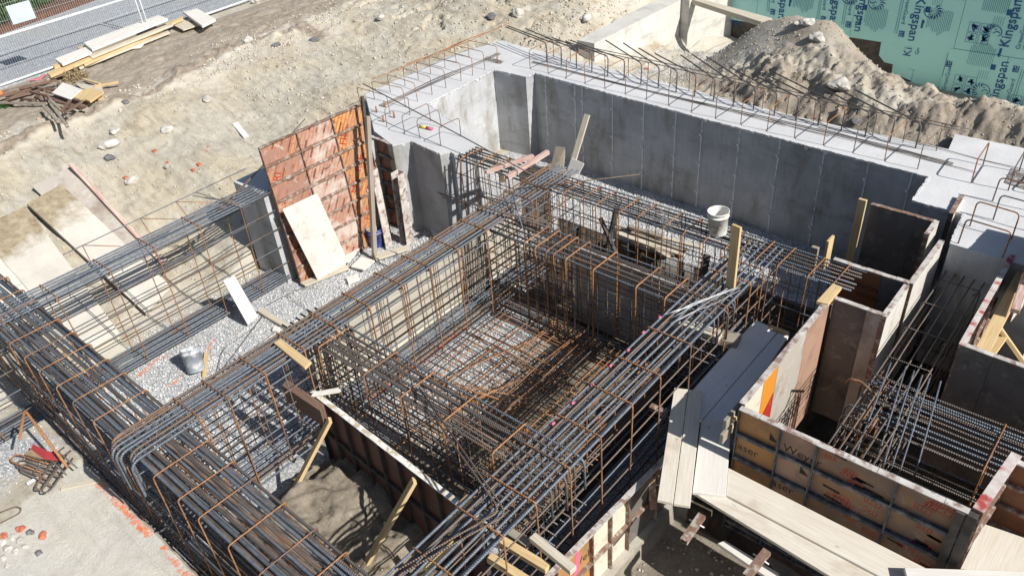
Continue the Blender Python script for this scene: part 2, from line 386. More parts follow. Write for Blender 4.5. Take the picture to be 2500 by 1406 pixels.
        if parent is not None: o.parent = parent; o.location = org - ORG[parent.name]
        else: o.location = org
        ORG[o.name] = org
        if bevel:
            m = o.modifiers.new('bevel', 'BEVEL'); m.width = bevel; m.segments = 1; m.limit_method = 'ANGLE'
        return meta(o, **kw)
def bend(pts, r=.05, n=4):    # polyline with rounded corners
    pts = [Vector(p) for p in pts]; out = [pts[0]]
    for i in range(1, len(pts) - 1):
        a, b, c = pts[i - 1], pts[i], pts[i + 1]
        d1 = (a - b); d2 = (c - b); q = min(r, d1.length * .45, d2.length * .45)
        p0 = b + d1.normalized() * q; p2 = b + d2.normalized() * q
        for k in range(n + 1):
            t = k / n; out.append(p0 * (1 - t) ** 2 + b * 2 * t * (1 - t) + p2 * t * t)
    out.append(pts[-1]); return out
def rods(pts, n, amp):        # slight sag / wander between two ends
    a, b = Vector(pts[0]), Vector(pts[1]); ph = [random.uniform(0, 6) for _ in range(4)]
    out = []
    for i in range(n + 1):
        t = i / n; p = a.lerp(b, t); e = math.sin(math.pi * t)
        p += Vector((math.sin(t * 7 + ph[0]), math.sin(t * 6 + ph[1]), math.sin(t * 8 + ph[2]))) * amp * (.3 + .7 * e); out.append(p)
    return out
def slab(pts, t, name, mat, label=None, cat=None, group=None, parent=None, bevel=.004, up=None):
    """board whose upper face has the four given corners; it is t thick below that face"""
    p = [Vector(q) for q in pts]; n = ((p[1] - p[0]).cross(p[3] - p[0])).normalized()
    if n.z < 0 and up is None: n = -n
    if up is not None and n.dot(Vector(up)) < 0: n = -n
    L = max((p[1] - p[0]).length, (p[3] - p[0]).length)
    m = MB()
    q = [a - n * t for a in p]
    if (p[1] - p[0]).cross(p[3] - p[0]).dot(n) < 0: p = p[::-1]; q = q[::-1]
    m.hexa(q + p); return m.build(name, mat, parent, bevel=bevel, label=label, cat=cat, group=group)
def stick(a, b, wd, th, name, mat, side=None, **kw):
    """straight timber or flat bar from a to b, wd wide along 'side', th thick"""
    a, b = Vector(a), Vector(b); d = (b - a).normalized()
    s_ = Vector(side) if side is not None else Vector((0, 0, 1)).cross(d)
    if s_.length < 1e-3: s_ = Vector((1, 0, 0))
    s_ = (s_ - d * s_.dot(d)).normalized(); n = d.cross(s_)
    m = MB(); m.box(a - s_ * wd / 2 - n * th / 2, b - a, s_ * wd, n * th)
    return m.build(name, mat, bevel=.003, **kw)
def print_on(sheet, mb, mat):     # ink belongs to the sheet: faces of its own mesh in a second material
    me = sheet.data; me.materials.append(MATS[mat]); k = len(me.materials) - 1; bm = bmesh.new(); bm.from_mesh(me); o = ORG[sheet.name]
    vs = [bm.verts.new(v - o) for v in mb.v]
    for f in mb.f: nf = bm.faces.new([vs[i] for i in f]); nf.material_index = k
    bm.to_mesh(me); bm.free()
def text(body, o, xd, yd, size, mat, parent, name='lettering', bold=0):
    cu = bpy.data.curves.new(name, 'FONT'); cu.body = body; cu.size = size; cu.offset = bold; cu.resolution_u = 3
    ob = bpy.data.objects.new(name, cu); COL.objects.link(ob); bpy.context.view_layer.update()
    me = bpy.data.meshes.new_from_object(ob.evaluated_get(bpy.context.evaluated_depsgraph_get()))
    bpy.data.objects.remove(ob); bpy.data.curves.remove(cu)
    xd = Vector(xd).normalized(); yd = Vector(yd).normalized(); o = Vector(o)
    m = MB(); m.v = [o + xd * v.co.x + yd * v.co.y for v in me.vertices]
    for p in me.polygons: m.face(list(p.vertices))
    bpy.data.meshes.remove(me)
    return m.build(name, mat, parent)
# ---------------------------------------------------------------- ground
rng = np.random.default_rng(3)
_T = rng.random((256, 256))
def vnoise(x, y, s):
    x = x / s + 71.3; y = y / s + 33.7
    xi = np.floor(x).astype(int); yi = np.floor(y).astype(int); fx = x - xi; fy = y - yi
    fx = fx * fx * (3 - 2 * fx); fy = fy * fy * (3 - 2 * fy)
    g = lambda a, b: _T[a % 256, b % 256]
    return (g(xi, yi) * (1 - fx) + g(xi + 1, yi) * fx) * (1 - fy) + (g(xi, yi + 1) * (1 - fx) + g(xi + 1, yi + 1) * fx) * fy - .5
def fbm(x, y, s, o=5, p=.55):
    t = 0; a = 1
    for i in range(o):
        t = t + a * vnoise(x * math.cos(i) - y * math.sin(i), x * math.sin(i) + y * math.cos(i), s / 2 ** i); a *= p
    return t
CP = []
for y in (-4, -1, 1.5, 3.5, 5.2): CP += [(-12.2, y, -1.9), (-12.9, y, -1.78), (-14.2, y, -1.25), (-15.5, y, -.75), (-16.8, y, -.3), (-17.8, y, -.02), (-19.5, y, .05), (-21.5, y + 1, 0)]
for y in (6.6, 8.5): CP += [(-12.4, y, -1.2), (-13.2, y, -1.0), (-14.3, y, -.75), (-15.8, y, -.45), (-17, y, -.15), (-18.2, y, .02), (-20, y, .06), (-22, y + 1, 0)]
for y in (10, 12): CP += [(-13.35, y, -.42), (-14.5, y, -.35), (-16, y, -.2), (-17.3, y, 0), (-18.5, y, .15), (-20.5, y, .08), (-22.2, y + 1, 0), (-24, y, 0)]
CP += [(-13.3, 14.2, -.25), (-12.5, 14.6, -.15), (-14.8, 14.5, .1), (-17, 14.5, .25), (-20, 15, .3), (-22.5, 15, .05), (-11.9, 15, -.1), (-11.9, 16.5, .15), (-11.8, 18.5, .3), (-13.2, 16.5, .5),
       (-15, 17, .8), (-13.5, 19, .8), (-18, 19, .6), (-24, 19, .1), (-14, 24, .6), (-24, 26, .1), (-11.3, 14.4, -.3), (-10.3, 14.2, -.35), (-9.2, 13.95, -.35), (-10.2, 15.5, -.75), (-10.2, 17, -1.1), (-10.2, 18.6, -1.35),
       (-9.2, 17.5, -1.1), (-9.0, 19.5, -1.45), (-11, 22, -1.6), (-7, 22, -1.6), (-4, 22, -1.9), (2, 22, -1.9), (-8.5, 14.2, -.42), (-7.5, 14.1, -.4), (-6.5, 14.05, -.4), (-5.5, 14.0, -.4), (-4.5, 14.0, -.42), (-3.4, 13.9, -.25)]
for x in (-2.5, -1.8, -1, 0, 1.2, 3): CP += [(x, 14.2, -.12), (x, 14.5, .16), (x, 14.85, .40)]
CP += [(-3.6, 14.3, .06), (-3.2, 14.5, .22), (-4.2, 14.3, .0)]
for x, y, z in ((1885, 52, .2), (1960, 40, .62), (2035, 50, .85), (2066, 92, .66), (2108, 132, .42), (2150, 168, .28), (2205, 198, .28), (2300, 232, .36), (2400, 250, .4), (2500, 268, .42),
                (1740, 175, -.35), (1840, 160, .1), (1900, 120, .35), (1960, 100, .6), (1990, 170, .32), (1900, 210, .12), (1650, 215, -.42), (1720, 130, -.85), (1690, 130, -1.05),
                (2080, 230, .2), (2150, 250, .22), (2080, 185, .36)):
    p = P(x, y, z); CP.append((p.x, p.y, z))
for x, y in ((-7.6, 18.5), (-6.6, 18.4), (-5.6, 17.9), (-4.9, 17.4), (-4.1, 17.1), (-3.2, 16.7), (-2.2, 16.6), (-1, 16.6), (1, 16.6)): CP.append((x, y, -1.45))
for x, y in ((-7.2, 20.3), (-5.8, 20.2), (-4.4, 19.9), (-3.0, 19.5), (-1, 19), (1, 19)): CP.append((x, y, -1.95))
for x in (3, 8): CP += [(x, 15, .38), (x, 17, -1.2)]
CP = np.array(CP)
def ss(a, b, x):
    t = np.clip((x - a) / (b - a), 0, 1); return t * t * (3 - 2 * t)
_D = np.sqrt(((CP[:, None, :2] - CP[None, :, :2]) ** 2).sum(-1) + .04)
_A = np.zeros((len(CP) + 3, len(CP) + 3)); _A[:len(CP), :len(CP)] = _D - .06 * np.eye(len(CP)); _A[:len(CP), -3:] = np.c_[np.ones(len(CP)), CP[:, :2]]; _A[-3:, :len(CP)] = _A[:len(CP), -3:].T
_W = np.linalg.solve(_A, np.r_[CP[:, 2], 0, 0, 0])
def base_h(x, y):
    x = np.asarray(x, float); y = np.asarray(y, float); sh = x.shape; x = x.ravel(); y = y.ravel()
    xc = np.clip(x, -26, 6); yc = np.clip(y, -5, 25)
    out = _W[-3] + _W[-2] * xc + _W[-1] * yc
    for (cx, cy, _), w_ in zip(CP, _W): out = out + w_ * np.sqrt((xc - cx) ** 2 + (yc - cy) ** 2 + .04)
    out = np.clip(out, -2.3, 1.2)
    # the floor of the dig
    fl = np.full_like(x, -1.92)
    fl = np.where((x > -7.95) & (x < -4.1) & (y > 3.75) & (y < 8.7), -1.62, fl)
    mud = (x > -7.2) & (x < -3.2) & (y > 2.2) & (y < 3.75)
    fl = np.where((x > -8.6) & (x < -2.6) & (y > 7.98) & (y < 10.65 + .1 * fbm(x, y, .4, 3)), -2.4, fl)
    wj = .25 * fbm(x, y, .5, 4)
    fl = np.where(mud, -1.52 - .22 * ss(-5.9, -5.6, x + wj) - .25 * ss(-5.3, -5.0, x + wj) - .25 * (1 - ss(-7.05, -6.85, x + wj)) + .16 * fbm(x, y, .4, 5, .65), fl)
    rt = (x > -3.05) & (y < 6)
    fl = np.where(rt, -1.95 + .28 * np.exp(-((x + 2.3) ** 2 / .5 + (y - 3.5) ** 2 / .35)) - .2 * ss(4.4, 5.2, y), fl)
    fl = np.where((x > -2.6) & (y >= 6), -2.9, fl)
    bank = (y < 1.42) & (x > -10.9)
    be = 1.42 + .04 * fbm(x, y, .35, 3)
    k = 1 - ss(0, .07, y - be)
    kx = ss(-11.0 + .15 * fbm(x, y, .6, 3), -10.6, x)
    fl = np.where((x > -11.3) & (y < 1.6), fl * (1 - k * kx) + -1.3 * k * kx, fl)
    inside = (x > np.where(y > 9.9, -12.7, -12.25)) & (y < 13.0)
    out = np.where(inside, fl, out)
    return out.reshape(sh)
def rough(x, y):
    g = np.where(x < -12, ss(-12, -14, x) * ss(-18, -17, x), 0)
    r_ = fbm(x, y, 1.6, 6, .55) * .10
    r_ += fbm(x * .45, y * 1.6, .5, 5, .6) * .05 * g      # run-off grooves down the slope
    r_ -= np.abs(fbm(x + 9, y + 4, .6, 6, .62)) * (.10 - .06 * g) - .03 * (1 - .6 * g)
    r_ += fbm(x * .28, y * 1.2, .9, 4, .6) * .13 * g
    r_ -= np.abs(fbm(x * .5 + 3, y * 1.5, .25, 4, .7)) * .035 * g
    r_ -= .10 * ss(.30, .42, fbm(x - 4, y + 2, .45, 4, .6)) * ss(12.5, 14, y) * (x < -10)
    inside = (x > -12.25) & (y < 13.0)
    smooth = inside & (y > 1.5)
    left = (x > -11.3) & (y < 1.5)
    k = np.where(smooth, .28, np.where(left, .14, 1.0))
    k = k * (1 - .72 * ss(-9.2, -8.6, x) * ss(13.6, 14, y))
    road = ss(-20.6, -21.2, x); k = k * (1 - road)
    bankf = ss(13.8, 14.2, y) * (1 - ss(15.2, 16, y)) * ss(-8.5, -7, x)
    return r_ * k + bankf * (fbm(x, y, .3, 5, .7)) * .17
def Hf(x, y):
    x = np.atleast_1d(np.asarray(x, float)); y = np.atleast_1d(np.asarray(y, float)); return base_h(x, y) + rough(x, y)
def hz(x, y): return float(Hf(x, y)[0])
def PT(px, py, dz=0.0):
    zs = np.arange(1.6, -2.6, -.02); d = ray(px, py); t = (zs - HC) / d.z
    xs = t * d.x; ys = t * d.y; h = Hf(xs, ys) + dz
    i = np.argmax(zs <= h); return Vector((xs[i], ys[i], zs[i]))

def axis(a, b, fa, fb, st, far):
    fine = np.arange(fa, fb, st); lo = []; v = fa
    s_ = st
    while v > a: s_ = min(s_ * 1.35, far); v -= s_; lo.append(v)
    hi = []; v = fine[-1]; s_ = st
    while v < b: s_ = min(s_ * 1.35, far); v += s_; hi.append(v)
    return np.array(lo[::-1] + list(fine) + hi)
gx = axis(-70, 50, -21.5, .6, .036, 3); gy = axis(-30, 80, -1.2, 17.6, .036, 3)
GX, GY = np.meshgrid(gx, gy); GZ = Hf(GX.ravel(), GY.ravel()).reshape(GX.shape)
nx, ny = len(gx), len(gy)
me = bpy.data.meshes.new('ground'); me.vertices.add(nx * ny)
me.vertices.foreach_set('co', np.stack([GX, GY, GZ], -1).astype(np.float32).ravel())
I = np.arange(nx * ny).reshape(ny, nx); q = np.stack([I[:-1, :-1], I[:-1, 1:], I[1:, 1:], I[1:, :-1]], -1).reshape(-1, 4)
me.loops.add(q.size); me.loops.foreach_set('vertex_index', q.ravel().astype(np.int32)); me.polygons.add(len(q))
me.polygons.foreach_set('loop_start', (np.arange(len(q)) * 4).astype(np.int32)); me.polygons.foreach_set('loop_total', np.full(len(q), 4, np.int32))
me.polygons.foreach_set('use_smooth', np.ones(len(q), bool)); me.update(calc_edges=True)
ca = me.color_attributes.new('soil', 'FLOAT_COLOR', 'POINT')
wob = fbm(GX, GY, 1.2, 5)
grav = ((GX > -11.4) & (GY > 1.5) & (GY < 12.9) & ~((GX > -7.1) & (GY < 3.75)) & ~((GX > -3.45) & (GY < 6)) & (GX < -1)).astype(float)
grav = grav * ~((GX > -2.9) & (GY > 5.8) & (GY < 12))
grav = np.maximum(grav, ss(-9.0, -10.6, GX + wob) * (GY < 1.5) * (GX > -12.3) * ss(.2, 1.0, 1.0 - GY * .2 + wob))
grav = np.maximum(grav, .95 * np.exp(-((GX + 10) ** 2 / 1.2 + (GY + .1) ** 2 / .5)) * (GY < 1.42))
grav = np.maximum(grav, ss(-8.2, -9.2, GX + wob) * (GX > -10.7) * (GY > 14.0) * .42)
RP = [PT(x, y) for x, y in ((-60, 395), (0, 372), (80, 330), (150, 305), (205, 285), (290, 248), (345, 240), (400, 215), (450, 175), (520, 140), (600, 108), (680, 85), (740, 72), (775, 92))]
rd = np.full(GX.shape, 9.)
for a_, b_ in zip(RP, RP[1:]):
    dx, dy = b_.x - a_.x, b_.y - a_.y; t_ = np.clip(((GX - a_.x) * dx + (GY - a_.y) * dy) / (dx * dx + dy * dy), 0, 1)
    rd = np.minimum(rd, np.hypot(GX - a_.x - t_ * dx, GY - a_.y - t_ * dy))
ridge = np.exp(-(np.maximum(rd + wob * .3, 0) / .15) ** 2)
GZ += .07 * np.exp(-(rd / .25) ** 2) * (1 + 2 * fbm(GX, GY, .3, 4)); me.vertices.foreach_set('co', np.stack([GX, GY, GZ], -1).astype(np.float32).ravel())
topsoil_and_shade = ss(-17.7, -18.3, GX + .04 * (GY - 4) + wob * .7) * ss(18, 14, GY) * (GX > -21.3) * .62
topsoil_and_shade = np.maximum(topsoil_and_shade, .62 * ss(13.7, 13.9, GY) * (1 - ss(14.7, 15.1, GY + wob * .8)) * ss(-8.6, -7, GX))
topsoil_and_shade = np.maximum(topsoil_and_shade, .9 * ((GX > -7.15) & (GX < -4.0) & (GY > 4.2) & (GY < 7.9)) * ss(-6.9, -6.0, GX + wob))  # darker pit floor: brown soil and shade put into one weight
topsoil_and_shade = np.maximum(topsoil_and_shade, ridge * .9); topsoil_and_shade = np.maximum(topsoil_and_shade, .42 * (GX > -8.6) * ss(14.4, 14.9, GY) * (GY < 18.5) * (1 + wob))
topsoil_and_shade = np.maximum(topsoil_and_shade, .75 * ss(-3.2, -2.9, GX) * (GY < 6) * .6)
mudw = ((GX > -7.2) & (GX < -3) & (GY < 3.75) & (GY > 1.5)).astype(float)
mudw = np.maximum(mudw, ((GX > -3.1) & (GY < 6)) * .8)
mudw = np.maximum(mudw, ((GX > -7.0) & (GX < -4.0) & (GY > 4.2) & (GY < 7.9)) * ss(.0, .4, wob + .25 + (GX + 6) * .5) * .999)
smoothp = .75 * ss(-12.6, -13.2, GX) * ss(-17.9, -17.2, GX + wob) * (GY < 20)
smoothp = np.maximum(smoothp, .8 * (GX < -12) * (GY > 13) * ss(-19, -17.5, GX) * (1 - .5 * ss(.1, .3, wob)))
smoothp = np.maximum(smoothp, .95 * (GY < 1.42) * ss(-9.9, -8.9, GX + wob) * (GX > -11))
smoothp = np.clip(smoothp * (1 - ridge) - .6 * np.clip(topsoil_and_shade, 0, 1) * (GX < -14), 0, 1); grav = grav * (1 - smoothp)
dk_ = np.maximum(((GX > -2.9) & (GY > 5.9) & (GY < 12)), 0) + ((GX > -8.6) & (GX < -2.6) & (GY > 7.7) & (GY < 10.7)).astype(float); dk_ = np.clip(dk_, 0, 1); grav = grav * (1 - dk_); topsoil_and_shade = np.maximum(topsoil_and_shade, dk_); mudw = mudw * (1 - dk_)  # trench and box floors: shade painted as dark soil
ca.data.foreach_set('color', np.stack([grav, topsoil_and_shade, mudw, smoothp], -1).astype(np.float32).ravel())
floor_shade = dk_ * .9
floor_shade = np.maximum(floor_shade, .75 * ((GX > -7.15) & (GX < -4.0) & (GY > 4.2) & (GY < 7.9)) * ss(-6.0, -5.0, GX + wob * 1.5))  # painted shade over the right half of the pit floor
wa = me.color_attributes.new('floor_shade', 'FLOAT_COLOR', 'POINT'); wa.data.foreach_set('color', np.stack([floor_shade] * 3 + [np.ones_like(floor_shade)], -1).astype(np.float32).ravel())
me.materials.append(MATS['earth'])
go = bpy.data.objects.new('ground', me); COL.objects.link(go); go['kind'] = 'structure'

# road beyond the fence, on the ground sheet
m = MB(); e0 = P(0, 222, 0); e1 = P(560, 22, 0); dd = (e1 - e0).normalized(); nn = Vector((-dd.y, dd.x, 0))
if nn.x > 0: nn = -nn
a = e0 - dd * 12; b = e1 + dd * 30
m.hexa([a + nn * 14 + Vector((0, 0, -.3)), a + Vector((0, 0, -.3)), b + Vector((0, 0, -.3)), b + nn * 14 + Vector((0, 0, -.3)),
        a + nn * 14 + Vector((0, 0, .07)), a + Vector((0, 0, .07)), b + Vector((0, 0, .07)), b + nn * 14 + Vector((0, 0, .07))])
m.build('road', 'road_gravel', kind='structure')
c0 = P(0, 86, .07); c1 = P(205, 12, .07); dv = (c1 - c0).normalized(); nv = Vector((-dv.y, dv.x, 0)); nv = nv if nv.x < 0 else -nv
a = c0 - dv * 8; b = c1 + dv * 1.6
m = MB(); m.box(a + Vector((0, 0, -.1)), b - a, nv * 5, Vector((0, 0, .26))); m.build('planting_bed', 'mulch', kind='structure')

def leaves(name, c, rad, n, size, mat, parent):
    m = MB(); c = Vector(c)
    for i in range(n):
        d = Vector((random.gauss(0, 1), random.gauss(0, 1), random.gauss(0, 1))).normalized()
        rr = random.uniform(.55, 1.0) * (1 + .18 * math.sin(d.x * 5 + d.y * 7))
        p = c + Vector((d.x * rad[0], d.y * rad[1], abs(d.z) * rad[2])) * rr
        u = Vector((random.gauss(0, 1), random.gauss(0, 1), random.gauss(0, 1))).normalized() * size * random.uniform(.6, 1.3); v = u.orthogonal().normalized() * size * .6
        b = len(m.v); m.v += [p - u, p + v, p + u, p - v]; m.face([b, b + 1, b + 2, b + 3])
    return m.build(name, mat, parent)
for i, (x, y) in enumerate(((12, 48), (45, 30), (-30, 62), (75, 14))):
    p = P(x, y, .2); t = thing('shrub', p, ['dark green shrub in the planting bed behind the wire fence, nearest the hanging sign corner', 'dark green shrub directly under the white fence sign', 'dark green shrub at the very edge of the photo beyond the fence', 'thin green shrub at the right end of the planting bed'][i], 'shrub', 'shrubs behind the fence')
    m = MB()
    for k in range(6): m.tube([p + Vector((0, 0, -.1)), p + Vector((random.uniform(-.4, .4), random.uniform(-.4, .4), .6))], [.02, .008], 5)
    m.build('trunk', 'mulch', t); leaves('crown', p + Vector((0, 0, .1)), (.75, .75, .7), 3000 if i < 3 else 1500, .045, 'leaf', t)

# loose stones
OCT = np.array([(1, 0, 0), (-1, 0, 0), (0, 1, 0), (0, -1, 0), (0, 0, 1), (0, 0, -1)], float)
OF = np.array([(0, 2, 4), (2, 1, 4), (1, 3, 4), (3, 0, 4), (2, 0, 5), (1, 2, 5), (3, 1, 5), (0, 3, 5)])
def scatter(name, areas, mat, label):
    xs, ys, rs = [], [], []
    for (x0, x1, y0, y1, n, r0, r1) in areas:
        xs.append(rng.uniform(x0, x1, n)); ys.append(rng.uniform(y0, y1, n)); rs.append(r0 + (r1 - r0) * rng.random(n) ** 3)
    x = np.concatenate(xs); y = np.concatenate(ys); r = np.concatenate(rs); z = Hf(x, y); n = len(x)
    pts = OCT[None] * r[:, None, None] * rng.uniform(.6, 1.2, (n, 6, 1)) * np.array([1, 1, .75])
    a = rng.uniform(0, 6.3, n); c, s = np.cos(a)[:, None], np.sin(a)[:, None]; b = rng.uniform(-.6, .6, n); cb, sb = np.cos(b)[:, None], np.sin(b)[:, None]
    X, Y, Z = pts[..., 0], pts[..., 1], pts[..., 2]; X, Z = X * cb - Z * sb, X * sb + Z * cb; X, Y = X * c - Y * s, X * s + Y * c
    v = np.stack([X + x[:, None], Y + y[:, None], Z + (z + r * .25)[:, None]], -1).reshape(-1, 3)
    f = (OF[None] + (np.arange(n) * 6)[:, None, None]).reshape(-1, 3)
    me = bpy.data.meshes.new(name); me.vertices.add(len(v)); me.vertices.foreach_set('co', v.astype(np.float32).ravel())
    me.loops.add(f.size); me.loops.foreach_set('vertex_index', f.ravel().astype(np.int32)); me.polygons.add(len(f))
    me.polygons.foreach_set('loop_start', (np.arange(len(f)) * 3).astype(np.int32)); me.polygons.foreach_set('loop_total', np.full(len(f), 3, np.int32)); me.update(calc_edges=True)
    ua = me.color_attributes.new('tone', 'FLOAT_COLOR', 'POINT'); tone = np.repeat(rng.random(n), 6)
    ua.data.foreach_set('color', np.stack([tone, tone, tone, np.ones_like(tone)], -1).astype(np.float32).ravel())
    me.materials.append(MATS[mat]); o = bpy.data.objects.new(name, me); COL.objects.link(o); return meta(o, label, name, kind='stuff')
for nm, st in (('gravel_stone', [(.0, (.34, .35, .36)), (.5, (.54, .55, .55)), (.9, (.72, .72, .70)), (1., (.5, .42, .33))]),
               ('dirt_clod', [(.0, (.36, .30, .22)), (.5, (.54, .49, .40)), (.93, (.55, .52, .45)), (1., (.46, .27, .19))])):
    k = NT(nm); a = k.n('ShaderNodeVertexColor', layer_name='tone'); s_ = k.n('ShaderNodeSeparateColor'); k.l(a.outputs[0], s_.inputs[0]); k.col(k.ramp(s_.outputs[0], st)); k.set(.95)
scatter('gravel', [(-11.1, -7.9, 1.9, 9, 26000, .009, .03), (-10, -3, 10.8, 12.4, 12000, .01, .03), (-10, -8.5, 9.4, 10.6, 1800, .01, .03), (-7.2, -5.6, 4.4, 7.2, 2600, .008, .028), (-11.1, -9.6, -1, 1.35, 900, .006, .022),
                   (-10.5, -8.2, 14, 19, 4000, .008, .03), (-12.2, -11.1, 1.5, 6, 3000, .01, .03)], 'gravel_stone', 'grey crushed gravel lying on the floor of the dig')
scatter('dirt_clods', [(-18, -12.6, -1, 9, 5000, .006, .035), (-19, -13.3, 9, 18, 6000, .006, .045), (-12.9, -11.5, 14, 19, 1500, .008, .05), (-9, -1, 13.9, 17.5, 5000, .006, .03), (-18.4, -17.4, 0, 13, 2500, .008, .05), (-21, -18, 0, 14, 2000, .005, .02),
                       (-7, -3.2, 2.3, 3.7, 300, .005, .014), (-3, .5, 1.5, 5.8, 2500, .006, .035), (-11, -5, -1.3, 1.3, 500, .004, .012)], 'dirt_clod', 'small pale clods and chips of earth on the dug slopes')

def stone(c, r, mat, name, label, cat, group, fl=.6, lump=.25, cube=False):
    bm = bmesh.new()
    if cube: bmesh.ops.create_cube(bm, size=1.5); bmesh.ops.subdivide_edges(bm, edges=bm.edges[:], cuts=2, use_grid_fill=True)
    else: bmesh.ops.create_icosphere(bm, subdivisions=3, radius=1)
    ph = [random.uniform(0, 9) for _ in range(6)]; m = MB()
    for v in bm.verts:
        d = v.co; f = 1 + lump * (math.sin(d.x * 3 + ph[0]) * math.sin(d.y * 2.6 + ph[1]) + .6 * math.sin(d.z * 5 + ph[2]) * math.cos(d.x * 5.5 + ph[3])) + random.uniform(-.04, .04)
        m.v.append(Vector(c) + Vector((d.x * r[0] * f, d.y * r[1] * f, d.z * r[2] * f)))
    for fc in bm.faces: m.face([v.index for v in fc.verts])
    bm.free(); return m.build(name, mat, label=label, cat=cat, group=group)
STN = [((270, 358), .17, 'rock', 'long pale boulder lying on the left slope', 1), ((408, 322), .14, 'rock', 'pale flat rock in the middle of the left slope', 1), ((322, 445), .12, 'rock', 'pale rock below the long boulder near the leaning panels', 1),
       ((505, 245), .10, 'rock', 'pale round rock high on the left slope', 1), ((280, 322), .09, 'rock', 'small pale rock just above the long boulder', 1), ((268, 388), .10, 'dark_rock', 'dark grey rock left of the brick pieces on the slope', 1),
       ((768, 103), .12, 'dark_rock', 'dark grey rock at the right end of the dark ridge', 1), ((675, 113), .10, 'dark_rock', 'dark grey rock sitting on the dark ridge', 1), ((605, 103), .13, 'rock', 'flat pale slab of rock at the ridge', 1), ((578, 123), .08, 'rock', 'small round rock left of the flat slab', 1),
       ((305, 255), .11, 'dark_rock', 'dark rock at the left end of the ridge near the stake pile', 1), ((1290, 225), 0, '', '', 0), ((407, 410), .06, 'rock', 'small rounded rock between two brick pieces', 1), ((295, 45), 0, '', '', 0),
       ((2052, 213), .17, 'rock', 'large pale boulder behind the hooped wall under the long bars', 1), ((1995, 98), .14, 'rock', 'broken pale boulder on the face of the earth mound', 1), ((1972, 60), .12, 'rock', 'pale stone on top of the earth mound', 1), ((1942, 62), .09, 'rock', 'smaller stone left of the one topping the mound', 1),
       ((1882, 195), .07, 'rock', 'pale stone on the bank behind the wall', 1), ((1885, 135), .07, 'dark_rock', 'dark small stone on the near face of the mound', 1), ((625, 8), .13, 'rock', 'pale rock by the end of the fence rail', 1), ((2090, 300), .09, 'dark_rock', 'dark stone in the bank behind the hoops', 1),
       ((930, 45), .10, 'rock', 'pale square stone on the upper slope', 1), ((1265, 40), .2, 'rock', 'large pale block of earth on the upper slope', 1), ((1430, 50), .15, 'rock', 'rounded brown stone beside the far wall', 1), ((1200, 45), .13, 'dark_rock', 'dark crumbling lump on the upper slope', 1), ((75, 1300), 0, '', '', 0)]
for (xy, r, mt, lb, ok) in STN:
    if not ok: continue
    p = PT(*xy, 0); stone(p + Vector((0, 0, r * .3)), (r * random.uniform(.8, 1.3), r * random.uniform(.8, 1.3), r * .6), mt, 'stone', lb, 'stone', 'stones on the dug slopes')
BRK = [((378, 372), .07), ((430, 367), .035), ((487, 405), .075), ((472, 417), .05), ((308, 438), .075), ((287, 283), .04), ((508, 360), .035), ((505, 372), .04), ((410, 398), .04), ((1578, 171), .06), ((1990, 290), .03)]
BLB = ['upright piece of red brick among the pale rocks on the slope', 'tiny red brick chip right of the largest piece', 'long slanting brick fragment left of the leaning red stake formwork', 'small brick fragment just below the long slanting one', 'flat broken red brick near the leaning panels', 'red brick chip high on the left slope below the ridge',
       'small brick chip nearest the tall leaning form panel', 'dark brick chip below the one near the tall form', 'pale red chip beside the rounded rock', 'orange brick lump behind the hooped wall', 'small brick bit on the bank by the mound']
for (xy, r), lb in zip(BRK, BLB):
    p = PT(*xy, 0); stone(p + Vector((0, 0, r * .3)), (r, r * .7, r * .5), 'brick', 'brick_piece', lb, 'brick', 'broken bricks on the slopes', lump=.12, cube=True)
for i, (x, y, r, mt) in enumerate(((105, 1308, .06, 'brick'), (51, 1292, .06, 'brick'), (10, 1308, .05, 'brick'), (30, 1312, .055, 'rock'), (50, 1320, .05, 'rock'), (20, 1340, .06, 'rock'), (75, 1300, .05, 'dark_rock'), (95, 1350, .05, 'dark_rock'), (18, 1382, .035, 'rock'), (5, 1325, .05, 'rock'), (38, 1345, .045, 'rock'), (62, 1335, .04, 'rock'), (8, 1362, .045, 'rock'))):
    p = PT(x, y, 0); stone(p + Vector((0, 0, .01)), (r, r * .8, r * .5), mt, 'brick_piece' if mt == 'brick' else 'stone',
        ['square red brick piece lying alone on the smooth bank', 'pink brick piece left of the square one', 'reddish brick lump at the edge of the photo', 'flat whitish stone beside the pink brick piece', 'round whitish stone under the pink brick piece', 'large whitish stone low in the pile at the photo corner', 'dark lump between the two brick pieces', 'brownish flat stone below the square brick', 'small white stone in the bottom corner', 'white stone at the very edge below the brick lump', 'white stone in the middle of the corner pile', 'smaller white stone right of the corner pile', 'pale stone at the photo edge below the pile'][i], 'brick' if mt == 'brick' else 'stone', 'stones in the bottom left corner')

def ribbon(pts, wd, name, label, dz=.012):
    m = MB(); L = 0; P3 = [PT(x, y) for x, y in pts]; out = []
    for a, b in zip(P3, P3[1:]):
        n = max(2, int((b - a).length / .05)); out += [a.lerp(b, i / n) for i in range(n)]
    out.append(P3[-1]); W = 8
    for i, p in enumerate(out):
        t = (out[min(i + 1, len(out) - 1)] - out[max(i - 1, 0)]); t.z = 0; t.normalize(); s_ = Vector((-t.y, t.x, 0))
        if i: L += (p - out[i - 1]).length
        for k in range(W + 1):
            q = p + s_ * wd * (k / W - .5); m.v.append(Vector((q.x, q.y, hz(q.x, q.y) + dz)))
        if i:
            for k in range(W):
                b0 = (i - 1) * (W + 1) + k; b1 = b0 + W + 1
                m.face([b0, b0 + 1, b1 + 1, b1], [(L - .05, k / W), (L - .05, (k + 1) / W), (L, (k + 1) / W), (L, k / W)], True)
    return m.build(name, 'spray_paint', label=label, cat='paint mark', group='orange spray paint marks')
